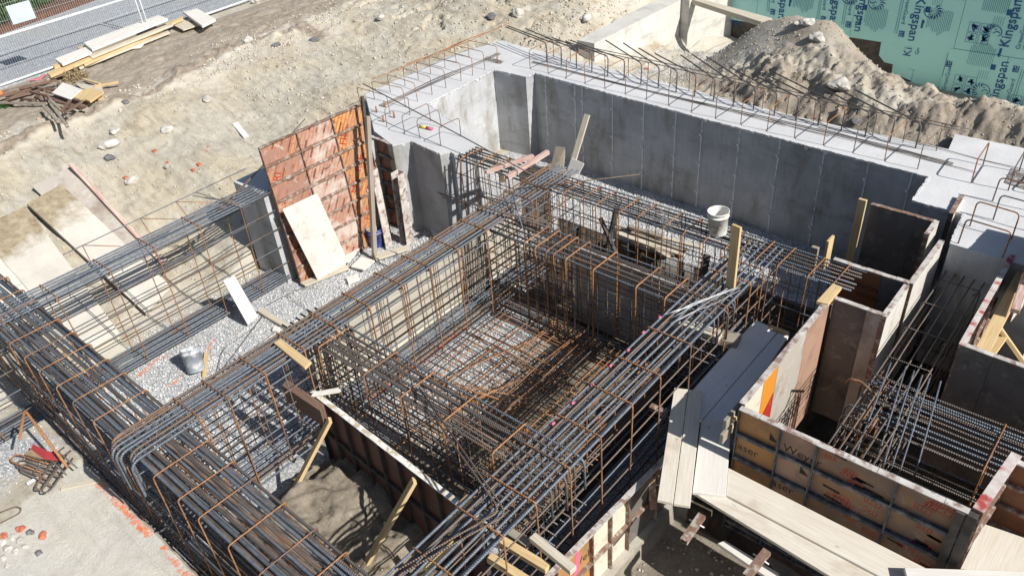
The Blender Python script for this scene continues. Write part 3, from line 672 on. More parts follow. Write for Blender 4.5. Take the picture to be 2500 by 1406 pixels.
ribbon([(228, 1172), (262, 1200), (300, 1240), (340, 1285), (372, 1308)], .16, 'paint_mark', 'long orange spray line along the edge of the smooth bank')
ribbon([(398, 1335), (420, 1362), (450, 1398), (470, 1420)], .14, 'paint_mark', 'short orange spray line at the bottom edge of the photo')
ribbon([(340, 922), (380, 885), (410, 868)], .12, 'paint_mark', 'orange dashes on gravel left of the grey bucket')
ribbon([(410, 945), (432, 932), (448, 915)], .10, 'paint_mark', 'orange dash on gravel just below the grey bucket')
ribbon([(505, 865), (515, 845), (527, 830)], .09, 'paint_mark', 'orange dash on gravel right of the grey bucket')
ribbon([(905, 975), (960, 935), (1010, 900), (1050, 875), (1100, 830), (1150, 790)], .22, 'paint_mark', 'orange spray line on the floor inside the central cage')
# ---------------------------------------------------------------- poured concrete
def recolour(o, top):
    o.data.materials.append(MATS[top])
    for p in o.data.polygons:
        if p.normal.z > .5: p.material_index = 1
fw = thing('foundation_wall', (-8, 12.8, -1.95), 'long pale concrete foundation wall with rebar hoops standing along its top', 'concrete wall')
poly = [(-13.15, 9.95), (-11.54, 8.78), (-10.76, 8.54), (-10.58, 8.86), (-9.72, 8.76), (-9.6, 8.93), (-9.5, 8.90), (-9.38, 9.06), (-9.38, 9.42), (-10.3, 9.85), (-11.62, 10.3), (-11.68, 12.45), (-10.79, 12.5), (-10.77, 12.77),
        (-10.0, 12.72), (-6.5, 12.52), (-2.47, 12.37), (-2.44, 11.51), (-1.72, 11.5), (-1.64, 10.6), (3.2, 10.5), (3.2, 14.1), (-1.5, 14.15), (-2.6, 14.14), (-2.52, 13.5), (-5, 13.46), (-7.8, 13.66), (-12.2, 13.97), (-12.83, 14.07), (-13.2, 12.54)]
m = MB(); m.prism(poly, -2.1, 0); body = m.build('wall_body', 'concrete_side', fw); recolour(body, 'concrete_top')
def lip(pts, name, parent, r=.016, drop=.0):
    m = MB()
    for a, b in zip(pts, pts[1:]):
        a = Vector((*a, 0)); b = Vector((*b, 0)); L = (b - a).length; n = max(2, int(L / .06)); d = (b - a) / n
        for i in range(n):
            h = random.uniform(.01, .035) * (1 + 1.2 * (random.random() < .12)); w_ = random.uniform(.006, .022)
            s_ = Vector((-d.y, d.x, 0)).normalized()
            m.box(a + d * i - s_ * w_ + Vector((0, 0, -h)), d * 1.02, s_ * (w_ * 2), Vector((0, 0, h + random.uniform(.002, .012))))
    return m.build(name, 'concrete_top', parent)
lip([poly[i] for i in range(9, 20)], 'ragged_edge', fw); lip([poly[i] for i in range(2, 8)], 'ragged_edge', fw)
# ridges the form joints left on the inner face
m = MB(); m2 = MB()
def wy(x): return np.interp(x, [-10.77, -10, -6.5, -2.47], [12.77, 12.72, 12.52, 12.37])
for i, x in enumerate([-10.45, -9.62, -9.42, -8.62, -7.85, -7.10, -6.52, -5.74, -4.96, -4.16, -3.41, -2.72]):
    z = 0
    while z > -1.95:
        h = random.uniform(.03, .09); w_ = random.uniform(.010, .026)
        if random.random() < .93: m.bx(x - w_ / 2, x + w_ / 2 + random.uniform(0, .006), wy(x) - random.uniform(.006, .016), wy(x) + .01, z - h, z)
        z -= h
    for z in (-.35, -.95, -1.55): m2.box(Vector((x - .03, wy(x) - .03, z)), Vector((.028, -.012, .01)), Vector((0, .04, 0)), Vector((-.01, 0, .035)))
m.build('joint_ridge', 'joint_white', fw); m2.build('form_tie', 'joint_white', fw)
m = MB(); m.bx(-12.22, -11.32, 6.02, 8.7, -2.1, -.06)
t = m.build('concrete_beam', 'concrete_side', label='short concrete beam end behind the tall leaning form, bars running out of it', cat='concrete beam')
recolour(t, 'concrete_top')
m = MB()     # far wall
for pl in ([(-11.2, 14.95), (-10.72, 14.95), (-10.72, 18.86), (-11.3, 18.9)], [(-11.3, 18.9), (-10.48, 18.9), (-10.2, 21.6), (-11.3, 21.6)]): m.prism(pl, -2.3, 0)
t = m.build('far_wall', 'concrete_light', label='tall pale concrete wall running away at the top of the photo', cat='concrete wall')
slab([P(1690, -8, 0), P(1885, 45, 0), P(1868, 57, 0), P(1672, -6, 0)], .12, 'concrete_curb', 'pale_wood', 'long grey timber form lying from the far wall down to the earth mound', 'form timber')
m = MB(); m.bx(-.35, 3.2, 8.62, 10.3, -2.1, -1.0); t = m.build('footing_block', 'concrete_side', label='grey concrete footing behind the yellow braces at the right edge', cat='concrete block'); recolour(t, 'concrete_top')

# hoops in the wall tops
def hoop(a, b, h, r, mat, parent, name='hoop', back=None, kind=0):
    a, b = Vector(a), Vector(b); up = Vector((random.uniform(-.02, .02), random.uniform(-.02, .02), h))
    m = MB(); m.tube(bend([a - Vector((0, 0, .05)), a + up, b + up, b - Vector((0, 0, .05))], .07), r, 7); return m.build(name, mat, parent)
x = -11.02; i = 0
while x < -2.7:
    yy = wy(min(max(x, -10.77), -2.47)) + .16
    hoop((x, yy, 0), (x + random.uniform(-.05, .05), yy + .8, 0), .42, .008, 'rust_bar' if random.random() < .6 else 'brown_bar', fw)
    x += .52; i += 1
x = -10.95; k = 0
while x < -2.8:       # dark bars that stand up and turn away
    y0 = 13.42 - (x + 10.2) * .022; L = random.uniform(1.3, 2.1)
    ang = R(165) if x < -8.6 else R(random.uniform(146, 155)); d = Vector((math.cos(ang), math.sin(ang), random.uniform(-.02, .03)))
    m = MB(); m.tube(bend([(x, y0, -.05), (x + .01, y0, .43), Vector((x, y0, .43)) + d * L], .09, 6), .013, 8); m.build('turned_bar', 'dark_bar', fw); x += .42
for y in (9.5, 9.92, 10.27, 10.69, 11.11, 11.58, 11.95, 12.36, 12.8):
    hoop((-11.86, y, 0), (-12.75, y + random.uniform(-.06, .06), 0), .40, .0075, 'rust_bar', fw)
for a, b in (((-11.46, 9.04), (-11.5, 9.7)), ((-10.91, 9.01), (-10.9, 9.7)), ((-10.51, 9.03), (-10.5, 9.6)), ((-9.94, 9.0), (-9.9, 9.5))): hoop((*a, 0), (*b, 0), .38, .0075, 'brown_bar', fw)
for a, b in (((-1.56, 11.2), (-1.02, 11.15)), ((-1.56, 10.66), (-1.0, 10.62)), ((-1.35, 11.55), (-.6, 11.5)), ((-1.5, 12.1), (-.8, 12.1)), ((-1.9, 12.5), (-1.92, 13.2)), ((-1.4, 12.55), (-1.42, 13.25)), ((-.85, 12.6), (-.8, 13.25)), ((-.6, 11.9), (-.1, 11.9))): hoop((*a, 0), (*b, 0), .40, .010, 'rust_bar' if random.random() < .7 else 'dark_bar', fw)
for i in range(5):
    y0 = 9.9 + i * .5
    m = MB(); m.tube(rods([(-12.74 - random.uniform(0, .05), y0, .40 + random.uniform(-.01, .03)), (-12.62 + random.uniform(-.1, .1), y0 + 2.3, .44)], 10, .02), .008, 6); m.build('edge_bar', 'rust_bar', fw)
for yo, z in ((0, .02), (.05, .02), (.35, .44), (.5, .43)):
    m = MB(); m.tube(rods([(-11.2, 13.2 + yo, z), (-2.3, 12.95 + yo, z)], 30, .015), .009, 6); m.build('long_bar', 'dark_bar', fw)
for xo in (0, .06, .12):
    m = MB(); m.tube(rods([(-12.3 - xo, 9.7, .015), (-12.2 - xo, 13.3, .015)], 16, .02), .008, 6); m.build('long_bar', 'dark_bar', fw)
for i in range(6):
    y0 = 13.3 + random.uniform(-.3, .3); x0 = -7 + i * .8
    m = MB(); m.tube(rods([(x0, y0, .015), (x0 + 1.9, y0 - .15, .02)], 8, .01), .006, 6); m.build('tie_bar', 'dark_bar', fw)
for i, (px, py) in enumerate(((920, 275), (963, 288), (940, 262), (937, 298))):
    p = P(px, py, 0); m = MB(); m.tube([p, p + Vector((0, 0, .13))], .018, 8); m.build('bolt_sleeve', 'rust_bar', fw)
m = MB(); p = P(1035, 312, .03); m.tube([p + Vector((-.12, 0, 0)), p + Vector((.05, .02, 0))], .022, 8)
t = m.build('spray_can', 'yellow_plastic', label='small yellow marking bottle lying on the wall top', cat='bottle')
m = MB(); m.tube([p + Vector((.05, .02, 0)), p + Vector((.19, .05, 0))], [.03, .034], 8); m.build('cloth_wrap', 'painted_pink', t)
for nm, q, lb in (('steel_plate', [(1188, 138), (1230, 150), (1222, 156), (1180, 145)], 'small steel plate with bolts set into the wall corner top'), ('steel_plate', [(2470, 410), (2530, 425), (2510, 465), (2452, 445)], 'square steel plate with bolts on the slab at the right edge')):
    t = slab([P(x, y, .012) for x, y in q], .012, nm, 'form_steel', lb, 'steel plate', 'anchor plates'); c = sum((P(x, y, .0) for x, y in q), Vector()) / 4
    for sx in (-.09, .09):
        m = MB(); m.tube([c + Vector((sx, .02, .012)), c + Vector((sx, .02, .09))], .011, 6); m.build('bolt', 'rusty_steel', t)

# ---------------------------------------------------------------- rebar cages
def cage(label, ax, a0, a1, c0, c1, zb, sp, top, bot, side, zt=0.0, mats=('steel_bar',), rs=.008, bend0=0, bend1=0, second=0, amp=.006, stm='rust_bar', lv=(.28, .55, .82), org=None, hookat=None, skew=.02, ribbed=False, vert=0):
    mid = ((a0 + a1) / 2, (c0 + c1) / 2)
    W = (lambda a, c, z: Vector((a, c, z))) if ax == 'X' else (lambda a, c, z: Vector((c, a, z)))
    o = W(mid[0], mid[1], zb); t = thing('rebar_cage', o, label, 'rebar cage', 'tied rebar cages in the dig')
    nb, r = top
    def bar(c, z, r_, mat, e0=0, e1=0, A0=None, A1=None):
        A0 = a0 if A0 is None else A0; A1 = a1 if A1 is None else A1
        A0 += random.uniform(-.06, .06); A1 += random.uniform(-.06, .06)
        n = max(4, int((A1 - A0) / .5)); pts = rods([W(A0, c, z), W(A1, c + random.uniform(-skew, skew) * .5, z)], n, amp)
        if e0: pts = bend([pts[0] - Vector((0, 0, e0)), pts[0]] + pts[1:3], .12, 6)[:-1] + pts[2:]
        if e1: pts = pts[:-2] + bend(pts[-3:-1] + [pts[-1], pts[-1] - Vector((0, 0, e1))], .12, 6)[1:]
        m = MB()
        if ribbed and z > zt - .12: m.rbar(pts, r_)
        else: m.tube(pts, r_, 8)
        m.build('rebar', mat, t)
    mt = lambda: random.choice(mats)
    ins = rs * 2 + r
    for i in range(nb):
        c = c0 + ins + (c1 - c0 - 2 * ins) * i / (nb - 1) + random.uniform(-.006, .006)
        bar(c, zt - rs - r, r, mt(), bend0 * random.uniform(.8, 1.1), bend1 * random.uniform(.8, 1.1))
    for i in range(second):
        c = c0 + ins + (c1 - c0 - 2 * ins) * (i + .5) / second + random.uniform(-.02, .02)
        bar(c, zt - rs - 3.6 * r - random.uniform(0, .03), r, mt(), 0, 0, a0 + random.uniform(0, .5), a1 - random.uniform(0, .9))
    nb2, r2 = bot
    for i in range(nb2): bar(c0 + ins + (c1 - c0 - 2 * ins) * i / (nb2 - 1), zb + rs + r2, r2, mt())
    for l in range(side):
        z = zt - (zt - zb) * (l + 1) / (side + 1) + random.uniform(-.02, .02)
        for c in (c0 + .02, c1 - .02): bar(c, z, r * .62, random.choice(('steel_bar', 'dark_bar', 'brown_bar')))
    if vert:
        a = a0 + .15; kk = 0
        while a < a1 - .1 and kk < 44:
            for c in (c0 + .03, c1 - .03):
                m = MB(); aj = a + random.uniform(-.04, .04); m.tube([W(aj, c, zb + .02), W(aj + random.uniform(-.02, .02), c, zt - random.uniform(.0, .06))], random.choice((.006, .0075)), 5); m.build('vertical_bar', random.choice(('brown_bar', 'dark_bar', 'rust_bar')), t); kk += 1
            a += vert
    m = MB(); hk = .10
    ring = [W(0, c1 - .06, zt - hk), W(0, c1 - .012, zt), W(0, c0, zt), W(0, c0, zb), W(0, c1, zb), W(0, c1, zt - .002), W(0, c1 - .10, zt - .004)]
    ring = [W(0, c1, zt - .14)] and [W(.02, c1 - .07, zt - .10), W(.01, c1, zt), W(0, c0, zt), W(0, c0, zb), W(0, c1, zb), W(0, c1, zt), W(-.02, c1 - .07, zt - .09)]
    m.tube(bend(ring, .045, 4), rs, 6)
    first = None
    for a in sp:
        if first is None:
            first = m.build('stirrup', stm, t, org=W(0, mid[1], zb)); ob = first
        else:
            ob = first.copy(); COL.objects.link(ob); ob.parent = t
            if random.random() < .25: ob.data = first.data
        ob.location = W(a, mid[1], zb) - ORG[t.name]
        ob.rotation_euler = (0, random.uniform(-.025, .025), 0) if ax == 'X' else (random.uniform(-.025, .025), 0, 0)
    return t
ar = lambda a, b, s: [round(v, 3) + random.uniform(-.015, .015) for v in np.arange(a, b, s)]
cBL = cage('long cage of grey bars at left running up to the tall leaning form', 'Y', -1.6, 6.1, -11.78, -11.2, -1.78, ar(-1.3, 5.9, .75), (7, .015), (8, .017), 4, second=4, bend0=0)
cA3 = cage('heavy cage of thick bars crossing the bottom left corner, orange stirrups over it', 'X', -13.4, -3.1, 1.52, 2.2, -1.75, [-12.4, -11.9, -11.4, -10.68, -10.2, -9.73, -9.23, -8.75, -8.22, -7.74, -6.9, -6.4, -5.94, -5.47, -4.98, -4.5, -4.0, -3.5], (8, .018), (6, .018), 4, second=7, mats=('steel_bar', 'steel_bar', 'dark_bar'), amp=.012, skew=.06, ribbed=True)
for i in range(8):
    m = MB(); c = 1.60 + i * .072; a0 = -7.35 + random.uniform(-.15, .25)
    m.rbar(rods([(a0, c, -.075 if i % 2 else -.045), (-3.2, c + random.uniform(-.03, .03), -.06)], 14, .01), .022, 7); m.build('rebar', 'brown_bar', cA3)
cBM = cage('cage between the gravel strip and the central pit, bent down at its near end', 'Y', 1.47, 9.55, -7.8, -7.2, -1.52, [2.33, 2.68, 3.2, 3.75, 4.3, 4.87, 5.45, 6.02, 6.57, 7.18, 8.3, 8.75], (8, .0165), (7, .015), 6, second=6, bend0=.62, ribbed=True, zt=.035, vert=.36, rs=.0095, mats=('steel_bar', 'steel_bar', 'steel_bar', 'brown_bar'))
cA1 = cage('far cage running along the dark wall, the white pail standing on it', 'X', -9.45, -2.35, 8.79, 9.37, -2.2, ar(-9.25, -2.3, .373), (7, .0125), (6, .0125), 6, second=5, mats=('steel_bar', 'dark_bar'), vert=.36, rs=.009)
cA2 = cage('inner cage with rusty stirrups on the far side of the pit', 'X', -7.3, -3.42, 7.3, 7.9, -1.58, [-7.25, -6.52, -6.34, -6.14, -5.96, -5.77, -5.3, -4.57, -4.15], (6, .0125), (6, .0125), 7, second=5, bend1=.45, mats=('steel_bar', 'dark_bar', 'dark_bar'), vert=.19, rs=.0115)
cA4 = cage('inner cage of dark bars above the long brown form', 'X', -7.9, -3.42, 3.94, 4.5, -1.52, [-7.15, -6.3, -5.62, -4.92, -4.16], (6, .014), (6, .014), 7, second=5, bend1=.5, mats=('steel_bar', 'dark_bar', 'dark_bar'), vert=.21, rs=.0105)
cBR = cage('right hand cage of bright grey bars beside the timber walkway', 'Y', .9, 9.35, -4.03, -3.4, -1.52, [1.4, 1.95, 2.6, 3.2, 3.72, 4.26, 4.82, 5.38, 6.0, 6.7, 7.6, 8.2, 8.57], (7, .0165), (7, .016), 5, second=6, bend1=.3, ribbed=True, rs=.0095, mats=('steel_bar', 'steel_bar', 'steel_bar', 'brown_bar'))
cR1 = cage('shaded narrow cage between the box forms at the far right', 'Y', 6.5, 10.7, -1.62, -1.08, -1.6, [10.3, 9.7, 9.0, 8.35, 7.9, 6.9], (5, .010), (5, .010), 3, zt=-.42, mats=('brown_bar', 'dark_bar'), stm='dark_bar')
cR2 = cage('cage of bars inside the box form at the right edge', 'X', -1.65, 3.0, 7.15, 8.05, -1.55, [-1.45, -.2, .6, 1.5], (10, .0155), (7, .014), 4, zt=-.5, second=7, bend0=.5, ribbed=True, mats=('steel_bar', 'dark_bar', 'dark_bar'))
ends = ((2175, 885), (2212, 895), (2232, 905), (2252, 915), (2270, 922), (2297, 930)); st = ((2092, 1100), (2145, 1110), (2160, 1125), (2180, 1130), (2200, 1140), (2238, 1145))
for a, b in zip(st, ends):
    m = MB(); pa = P(*a, -.62); pb = P(*b, -.12); m.tube(bend([pa - Vector((0, 0, .35)), pa, pb], .06), .0095, 7); m.build('starter_bar', 'steel_bar', cR2)
for q in ([(2066, 935), (2075, 925), (2100, 930), (2140, 965)], [(2092, 1092), (2130, 1040), (2142, 1020)]):
    m = MB(); m.tube(bend([P(*q[0], -.9)] + [P(x, y, -.35) for x, y in q[1:]], .1), .016, 8); m.build('starter_bar', 'rust_bar', cR2)
# rusty mat on the floor of the pit
t = thing('rebar_mat', (-5.6, 5.9, -1.5), 'rusty criss-cross mat of bars on the gravel floor of the central pit', 'rebar mat')
for i in range(22):
    y = 4.42 + i * .138 + random.uniform(-.02, .02); m = MB(); m.tube(rods([(-7.15, y, -1.44 + random.uniform(0, .04)), (-4.0, y + random.uniform(-.1, .1), -1.44)], 8, .012), .0085, 6); m.build('rebar', 'rust_bar' if i % 3 else 'brown_bar', t)
for i in range(20):
    x = -7.05 + i * .155 + random.uniform(-.03, .03); m = MB(); m.tube(rods([(x, 4.3, -1.42 + random.uniform(0, .05)), (x + random.uniform(-.12, .12), 7.5, -1.42)], 8, .012), .0085, 6); m.build('rebar', 'rust_bar' if i % 4 else 'brown_bar', t)
for i in range(50):
    x = random.uniform(-7, -4.6); y = random.uniform(4.6, 7.0); a = random.choice((0, R(90), R(20), R(75))) + random.uniform(-.12, .12); L = random.uniform(.9, 2.0)
    d = Vector((math.cos(a), math.sin(a), 0)) * L; m = MB(); m.tube([Vector((x, y, -1.34)), Vector((x, y, -1.3)) + d * .5, Vector((x, y, -1.33)) + d], .009, 6)
    if x + d.x < -4.05 and y + d.y < 7.2: m.build('rebar', random.choice(('rust_bar', 'brown_bar')), t)

# loose bars lying on things
def loose(pts, r, mat, label, name='loose_bar', cat='rebar', rr=.08):
    m = MB(); m.tube(bend(pts, rr, 5), r, 8); return m.build(name, mat, label=label, cat=cat, group='loose bars lying about')
loose([P(886, 205, .46), P(1000, 265, .46), P(1150, 345, .3), P(1440, 505, .03)], .011, 'dark_bar', 'long dark bar slanting from the wall corner down across the far cages')
loose([P(1260, 462, .05), P(1562, 426, .35)], .010, 'brown_bar', 'thin brown bar pointing right across the far cage towards the dark wall')
for i, (a, b) in enumerate((((1068, 470), (1330, 552)), ((1075, 474), (1345, 556)), ((1080, 482), (1352, 548)), ((1150, 472), (1325, 515)), ((1170, 478), (1335, 540)))):
    loose([P(*a, .12 if i < 3 else .05), P(*b, .06 + i * .012)], .009, 'dark_bar' if i % 2 else 'brown_bar', ['topmost dark bar of the bundle laid where the far cages meet', 'middle bar of the bundle laid where the far cages meet', 'lowest bar of the bundle pointing left over the gravel', 'short bar of the bundle nearest the far cage', 'short brown bar on top of the bundle'][i])
loose([P(1249, 468, .16), P(1276, 557, .06)], .010, 'steel_bar', 'short grey bar standing askew over the bar bundle')
for i, (o, w) in enumerate(((0, 0), (16, 8))):
    loose([P(1008 + o, 946 + w * .2, .03), P(1210 + o, 1228 + w, .06), P(1215 + o, 1250 + w, .06), P(975 + o * .6, 1388 + w, .04)], .0105, 'brown_bar', ['long bent bar in a V over the near right corner of the pit, inner one', 'outer twin of the V bent bar over the near right corner of the pit'][i], rr=.12)
for i in range(3):
    loose([(-12.3, 3.0 - i * 0, -.0 - i * .012), (-12.36 - .03 * i, 6.4, 0)] if i == 0 else [(-11.5 + i * .1, 5.2, .02), (-11.9 - i * .35, 7.2 + i * .4, .3)], .008, 'brown_bar' if i else 'steel_bar', ['thin bar along the outer side of the left cage carrying the wire triangles', 'thin bar sticking up from the left cage towards the leaning form', 'thin bar rising from the left cage over the concrete beam end'][i])
for i, y in enumerate((3.31, 4.30, 4.96)):
    loose([(-11.72, y - .15, -.0), (-12.32, y, .0), (-11.75, y + .35, -.0)], .007, 'rust_bar', ['first bent spacer on the left cage, nearest the slope panels', 'second bent spacer on the left cage', 'third bent spacer on the left cage, nearest the concrete beam'][i], name='bent_spacer', cat='rebar', rr=.02)
for i, (a, b) in enumerate((((470, 478), (600, 500)), ((480, 470), (590, 505)), ((500, 482), (575, 492)))): loose([P(*a, .1), P(*b, .02)], .006, 'wire', ['upper short wire across the far end of the left cage', 'crossed short wire on the far end of the left cage', 'lower short wire on the far end of the left cage'][i], name='wire_piece')
hp = [((38, 1118), (118, 1145)), ((52, 1130), (128, 1160)), ((62, 1140), (138, 1175)), ((95, 1150), (165, 1095)), ((100, 1185), (150, 1110)), ((115, 1192), (165, 1118)), ((130, 1110), (175, 1150))]
for i, (a, b) in enumerate(hp):
    pa, pb = P(*a, -1.2 + i * .02), P(*b, -1.2 + i * .02); d = (pb - pa); s_ = Vector((-d.y, d.x, 0)).normalized() * .07; e = d.normalized() * .05
    loose([pb + s_, pa + s_ * .9 , pa - e * 1.2 + s_ * .5, pa - e * 1.2 - s_ * .5, pa - s_ * .9, pb - s_], .011, random.choice(('brown_bar', 'rust_bar', 'dark_bar')), 'steel hairpin hook in the heap under the red plate', name='hairpin', cat='rebar hook', rr=.08)
loose([P(-30, 1262, -1.28), P(38, 1236, -1.28), P(52, 1240, -1.28), P(48, 1252, -1.28), P(-30, 1292, -1.28)], .010, 'brown_bar', 'single hairpin hook lying on the bank at the left edge', name='hairpin', cat='rebar hook', rr=.05)
m = MB(); A = [P(x, y, -1.02) for x, y in ((80, 1083), (115, 1100), (149, 1109))]; B_ = [P(x, y, -1.05) for x, y in ((75, 1096), (107, 1120), (139, 1124))]; C_ = [P(x, y, -1.12) for x, y in ((58, 1108), (98, 1122), (133, 1120))]; D_ = [P(x, y, -1.12) for x, y in ((66, 1118), (105, 1133), (125, 1128))]
m.hexa([B_[0] - Vector((0, 0, .01)), B_[1] - Vector((0, 0, .01)), A[1] - Vector((0, 0, .01)), A[0] - Vector((0, 0, .01)), B_[0], B_[1], A[1], A[0]]); m.hexa([B_[1] - Vector((0, 0, .01)), B_[2] - Vector((0, 0, .01)), A[2] - Vector((0, 0, .01)), A[1] - Vector((0, 0, .01)), B_[1], B_[2], A[2], A[1]])
t = m.build('saddle_plate', 'red_plate', label='red curved plate on a brown steel saddle over the hook heap', cat='steel plate')
m = MB(); z1 = Vector((0, 0, .012))
m.hexa([C_[0] - z1, C_[1] - z1, B_[1] - z1, B_[0] - z1, C_[0], C_[1], B_[1] - z1 * .2, B_[0] - z1 * .2]); m.hexa([C_[1] - z1, C_[2] - z1, B_[2] - z1, B_[1] - z1, C_[1], C_[2], B_[2] - z1 * .2, B_[1] - z1 * .2]); m.build('saddle', 'tan_dust', t)
loose([P(-5, 985, .02) + Vector((0, 0, -.6)), P(60, 1000, -.7), P(165, 1140, -1.0)], .018, 'rust_bar', 'thick rusty bar slanting down from the left edge to the hook heap')
for i, (a, b, c) in enumerate((((530, 905), (545, 850), (620, 800)), ((500, 950), (560, 880), (650, 760)), ((650, 745), (740, 700), (790, 705)), ((690, 700), (700, 720), (760, 760)), ((560, 925), (590, 870), (700, 790)))):
    q = [P(*v, -1.86) for v in (a, b, c)]; loose(q, .005, 'wire', ['curled dark wire beside the orange dash on the gravel', 'long thin wire across the gravel near the grey bucket', 'dark wire on the gravel under the white ply', 'short kinked wire on the gravel strip', 'straight dark wire lying beside the middle cage'][i], name='wire_piece', cat='wire', rr=.15)
t = thing('tie_wire_bundle', P(1730, 735, .03), 'shiny bundle of white tie wires laid across the right cage', 'tie wire')
for i in range(7):
    a = P(1618 + random.uniform(0, 30), 768 + random.uniform(-8, 22), .03); b = P(1790 + random.uniform(-20, 22), 702 + random.uniform(-6, 8), .05); m = MB(); m.tube(rods([a, b], 6, .012), .0035, 5); m.build('wire', 'white_wire', t)
t = thing('tie_wire_bundle', P(1590, 540, .05), 'fan of dark tie wires standing on the far cage left of the white pail', 'tie wire')
for i in range(10):
    a = P(1640 + random.uniform(-12, 8), 562 + random.uniform(-14, 8), .02); b = P(1560 + random.uniform(-6, 40), 470 + random.uniform(-8, 12), .4); m = MB(); m.tube(rods([a, b], 6, .015), .003, 5); m.build('wire', 'wire', t)
for i, (x, y) in enumerate(((1610, 775), (1570, 812), (1533, 855), (1490, 893), (1445, 940), (1398, 984), (1350, 1034))):
    p = P(x, y, -.015); m = MB(); m.tube([p + Vector((0, -.025, 0)), p + Vector((0, .025, 0))], .0172, 8); m.build('paint_band', 'painted_pink', cBR)
# ---------------------------------------------------------------- formwork
def form_run(label, p0, p1, z0, z1, panels, back, top=None, ribs=.305, deep=.065, steel='blue_steel', toprail='limed_steel', group='steel framed plywood forms', name='formwork', rail_n=True):
    p0 = Vector((*p0, z0)) if len(p0) == 2 else Vector(p0); p1 = Vector((*p1, z0)) if len(p1) == 2 else Vector(p1)
    U = (p1 - p0); W = U.length; u = U.normalized()
    top = Vector(top) - p0 if top is not None else Vector((0, 0, z1 - z0)); Hh = top.length; v = (top - u * top.dot(u)).normalized()
    n = u.cross(v)
    if n.dot(Vector(back)) < 0: n = -n
    t = thing(name, p0, label, 'formwork', group); ws = [w_ for w_, _ in panels]; sc = W / sum(ws); s0 = 0
    for w_, mat in panels:
        w_ *= sc; g = .004
        m = MB()
        o = p0 + u * (s0 + g) + v * .01; b = len(m.v)
        m.v += [o, o + u * (w_ - 2 * g), o + u * (w_ - 2 * g) + v * (Hh - .02), o + v * (Hh - .02)]; m.v += [q + n * .016 for q in m.v[b:b + 4]]
        uv = [(s0, 0), (s0 + w_, 0), (s0 + w_, Hh), (s0, Hh)]
        m.face([b, b + 1, b + 2, b + 3], uv); m.face([b + 7, b + 6, b + 5, b + 4], uv[::-1])
        for q in ((0, 1, 5, 4), (1, 2, 6, 5), (2, 3, 7, 6), (3, 0, 4, 7)): m.face([b + i for i in q])
        m.build('panel_sheet', mat, t)
        m = MB()
        for ss_ in (s0, s0 + w_ - .008): m.box(p0 + u * (ss_ + (.001 if ss_ == s0 else -.001)) + n * .003, u * .007, v * Hh, n * deep)
        m.box(p0 + u * s0 + n * .004, u * w_, v * .008, n * deep)
        z = Hh - ribs
        while z > .1: m.box(p0 + u * (s0 + .009) + v * z + n * .017, u * (w_ - .018), v * .012, n * (deep - .022)); m.box(p0 + u * (s0 + .009) + v * (z - .028) + n * (deep - .008), u * (w_ - .018), v * .027, n * .006); z -= ribs
        fr = m.build('panel_frame', steel, t)
        m = MB(); k = max(2, int(w_ / .2))
        for i in range(k):
            hj = random.uniform(-.003, .006); m.box(p0 + u * (s0 + w_ * i / k) + v * (Hh - .004) - n * .003, u * (w_ / k - .001), v * (.012 + hj), n * (deep + .006))
        m.build('top_rail', toprail, fr)
        s0 += w_
    return t, p0, u, v, n, Hh
def mark_tri(t, o, u, v, s, mat='black_print'):
    m = MB(); b = [o, o + u * s, o + v * s * 1.1]; m.v += [Vector(q) for q in b]; m.face([0, 1, 2]); m.build('printed_mark', mat, t)

# tall leaning form
t, p0, u, v, n, Hh = form_run('tall three bay form leaning on the concrete beam, orange ribbed back towards the camera', (-11.08, 6.12, -1.9), (-11.02, 8.30, -1.9), 0, 0,
    [(.76, 'red_ply'), (.76, 'white_orange_ply'), (.70, 'orange_ply')], (1, 0, 0), top=(-11.25, 6.10, .80), ribs=.335, steel='rusty_steel', toprail='rusty_steel', deep=.06)
for s_, h_ in ((.35, 2.0), (1.1, 1.9), (1.85, 2.15)):
    m = MB(); o = p0 + u * s_ + v * h_ + n * .03; m.tube(bend([o, o + n * .05, o + n * .05 + u * .13, o + u * .13], .02), .007, 6); m.build('handle', 'rusty_steel', t)
for s_, h_, tx in ((1.66, 2.1, 'FILE'), (1.62, 1.15, 'EFI'), (1.85, 1.5, 'RFE'), (1.78, .5, 'FES'), (.25, .55, 'FE'), (.2, 2.0, 'RI')):
    a = R(62); text(tx, p0 + u * s_ + v * h_ + n * .0195, u * math.cos(a) + v * math.sin(a), v * math.cos(a) - u * math.sin(a), .2, 'painted_red' if 'painted_red' in MATS else 'crimson_ply', t)
# brown form on the wall end
t, p0, u, v, n, Hh = form_run('dark brown form still bolted to the end of the wall, script lettering on its back', (-11.5, 8.64), (-10.76, 8.62), -1.92, -.02, [(.74, 'brown_ply')], (0, -1, 0))
for h_, tx in ((1.35, 'rhaeuser'), (.72, 'Weyer'), (.12, 'haeuser')):
    a = R(58); text(tx, p0 + u * .22 + v * h_ + n * .0175, u * math.cos(a) + v * math.sin(a), v * math.cos(a) - u * math.sin(a), .15, 'black_print', t)
m = MB(); o = p0 + u * .3 + v * .6 + n * .03; m.tube(bend([o, o + n * .05, o + n * .05 + u * .12, o + u * .12], .02), .008, 6); m.build('handle', 'limed_steel', t)
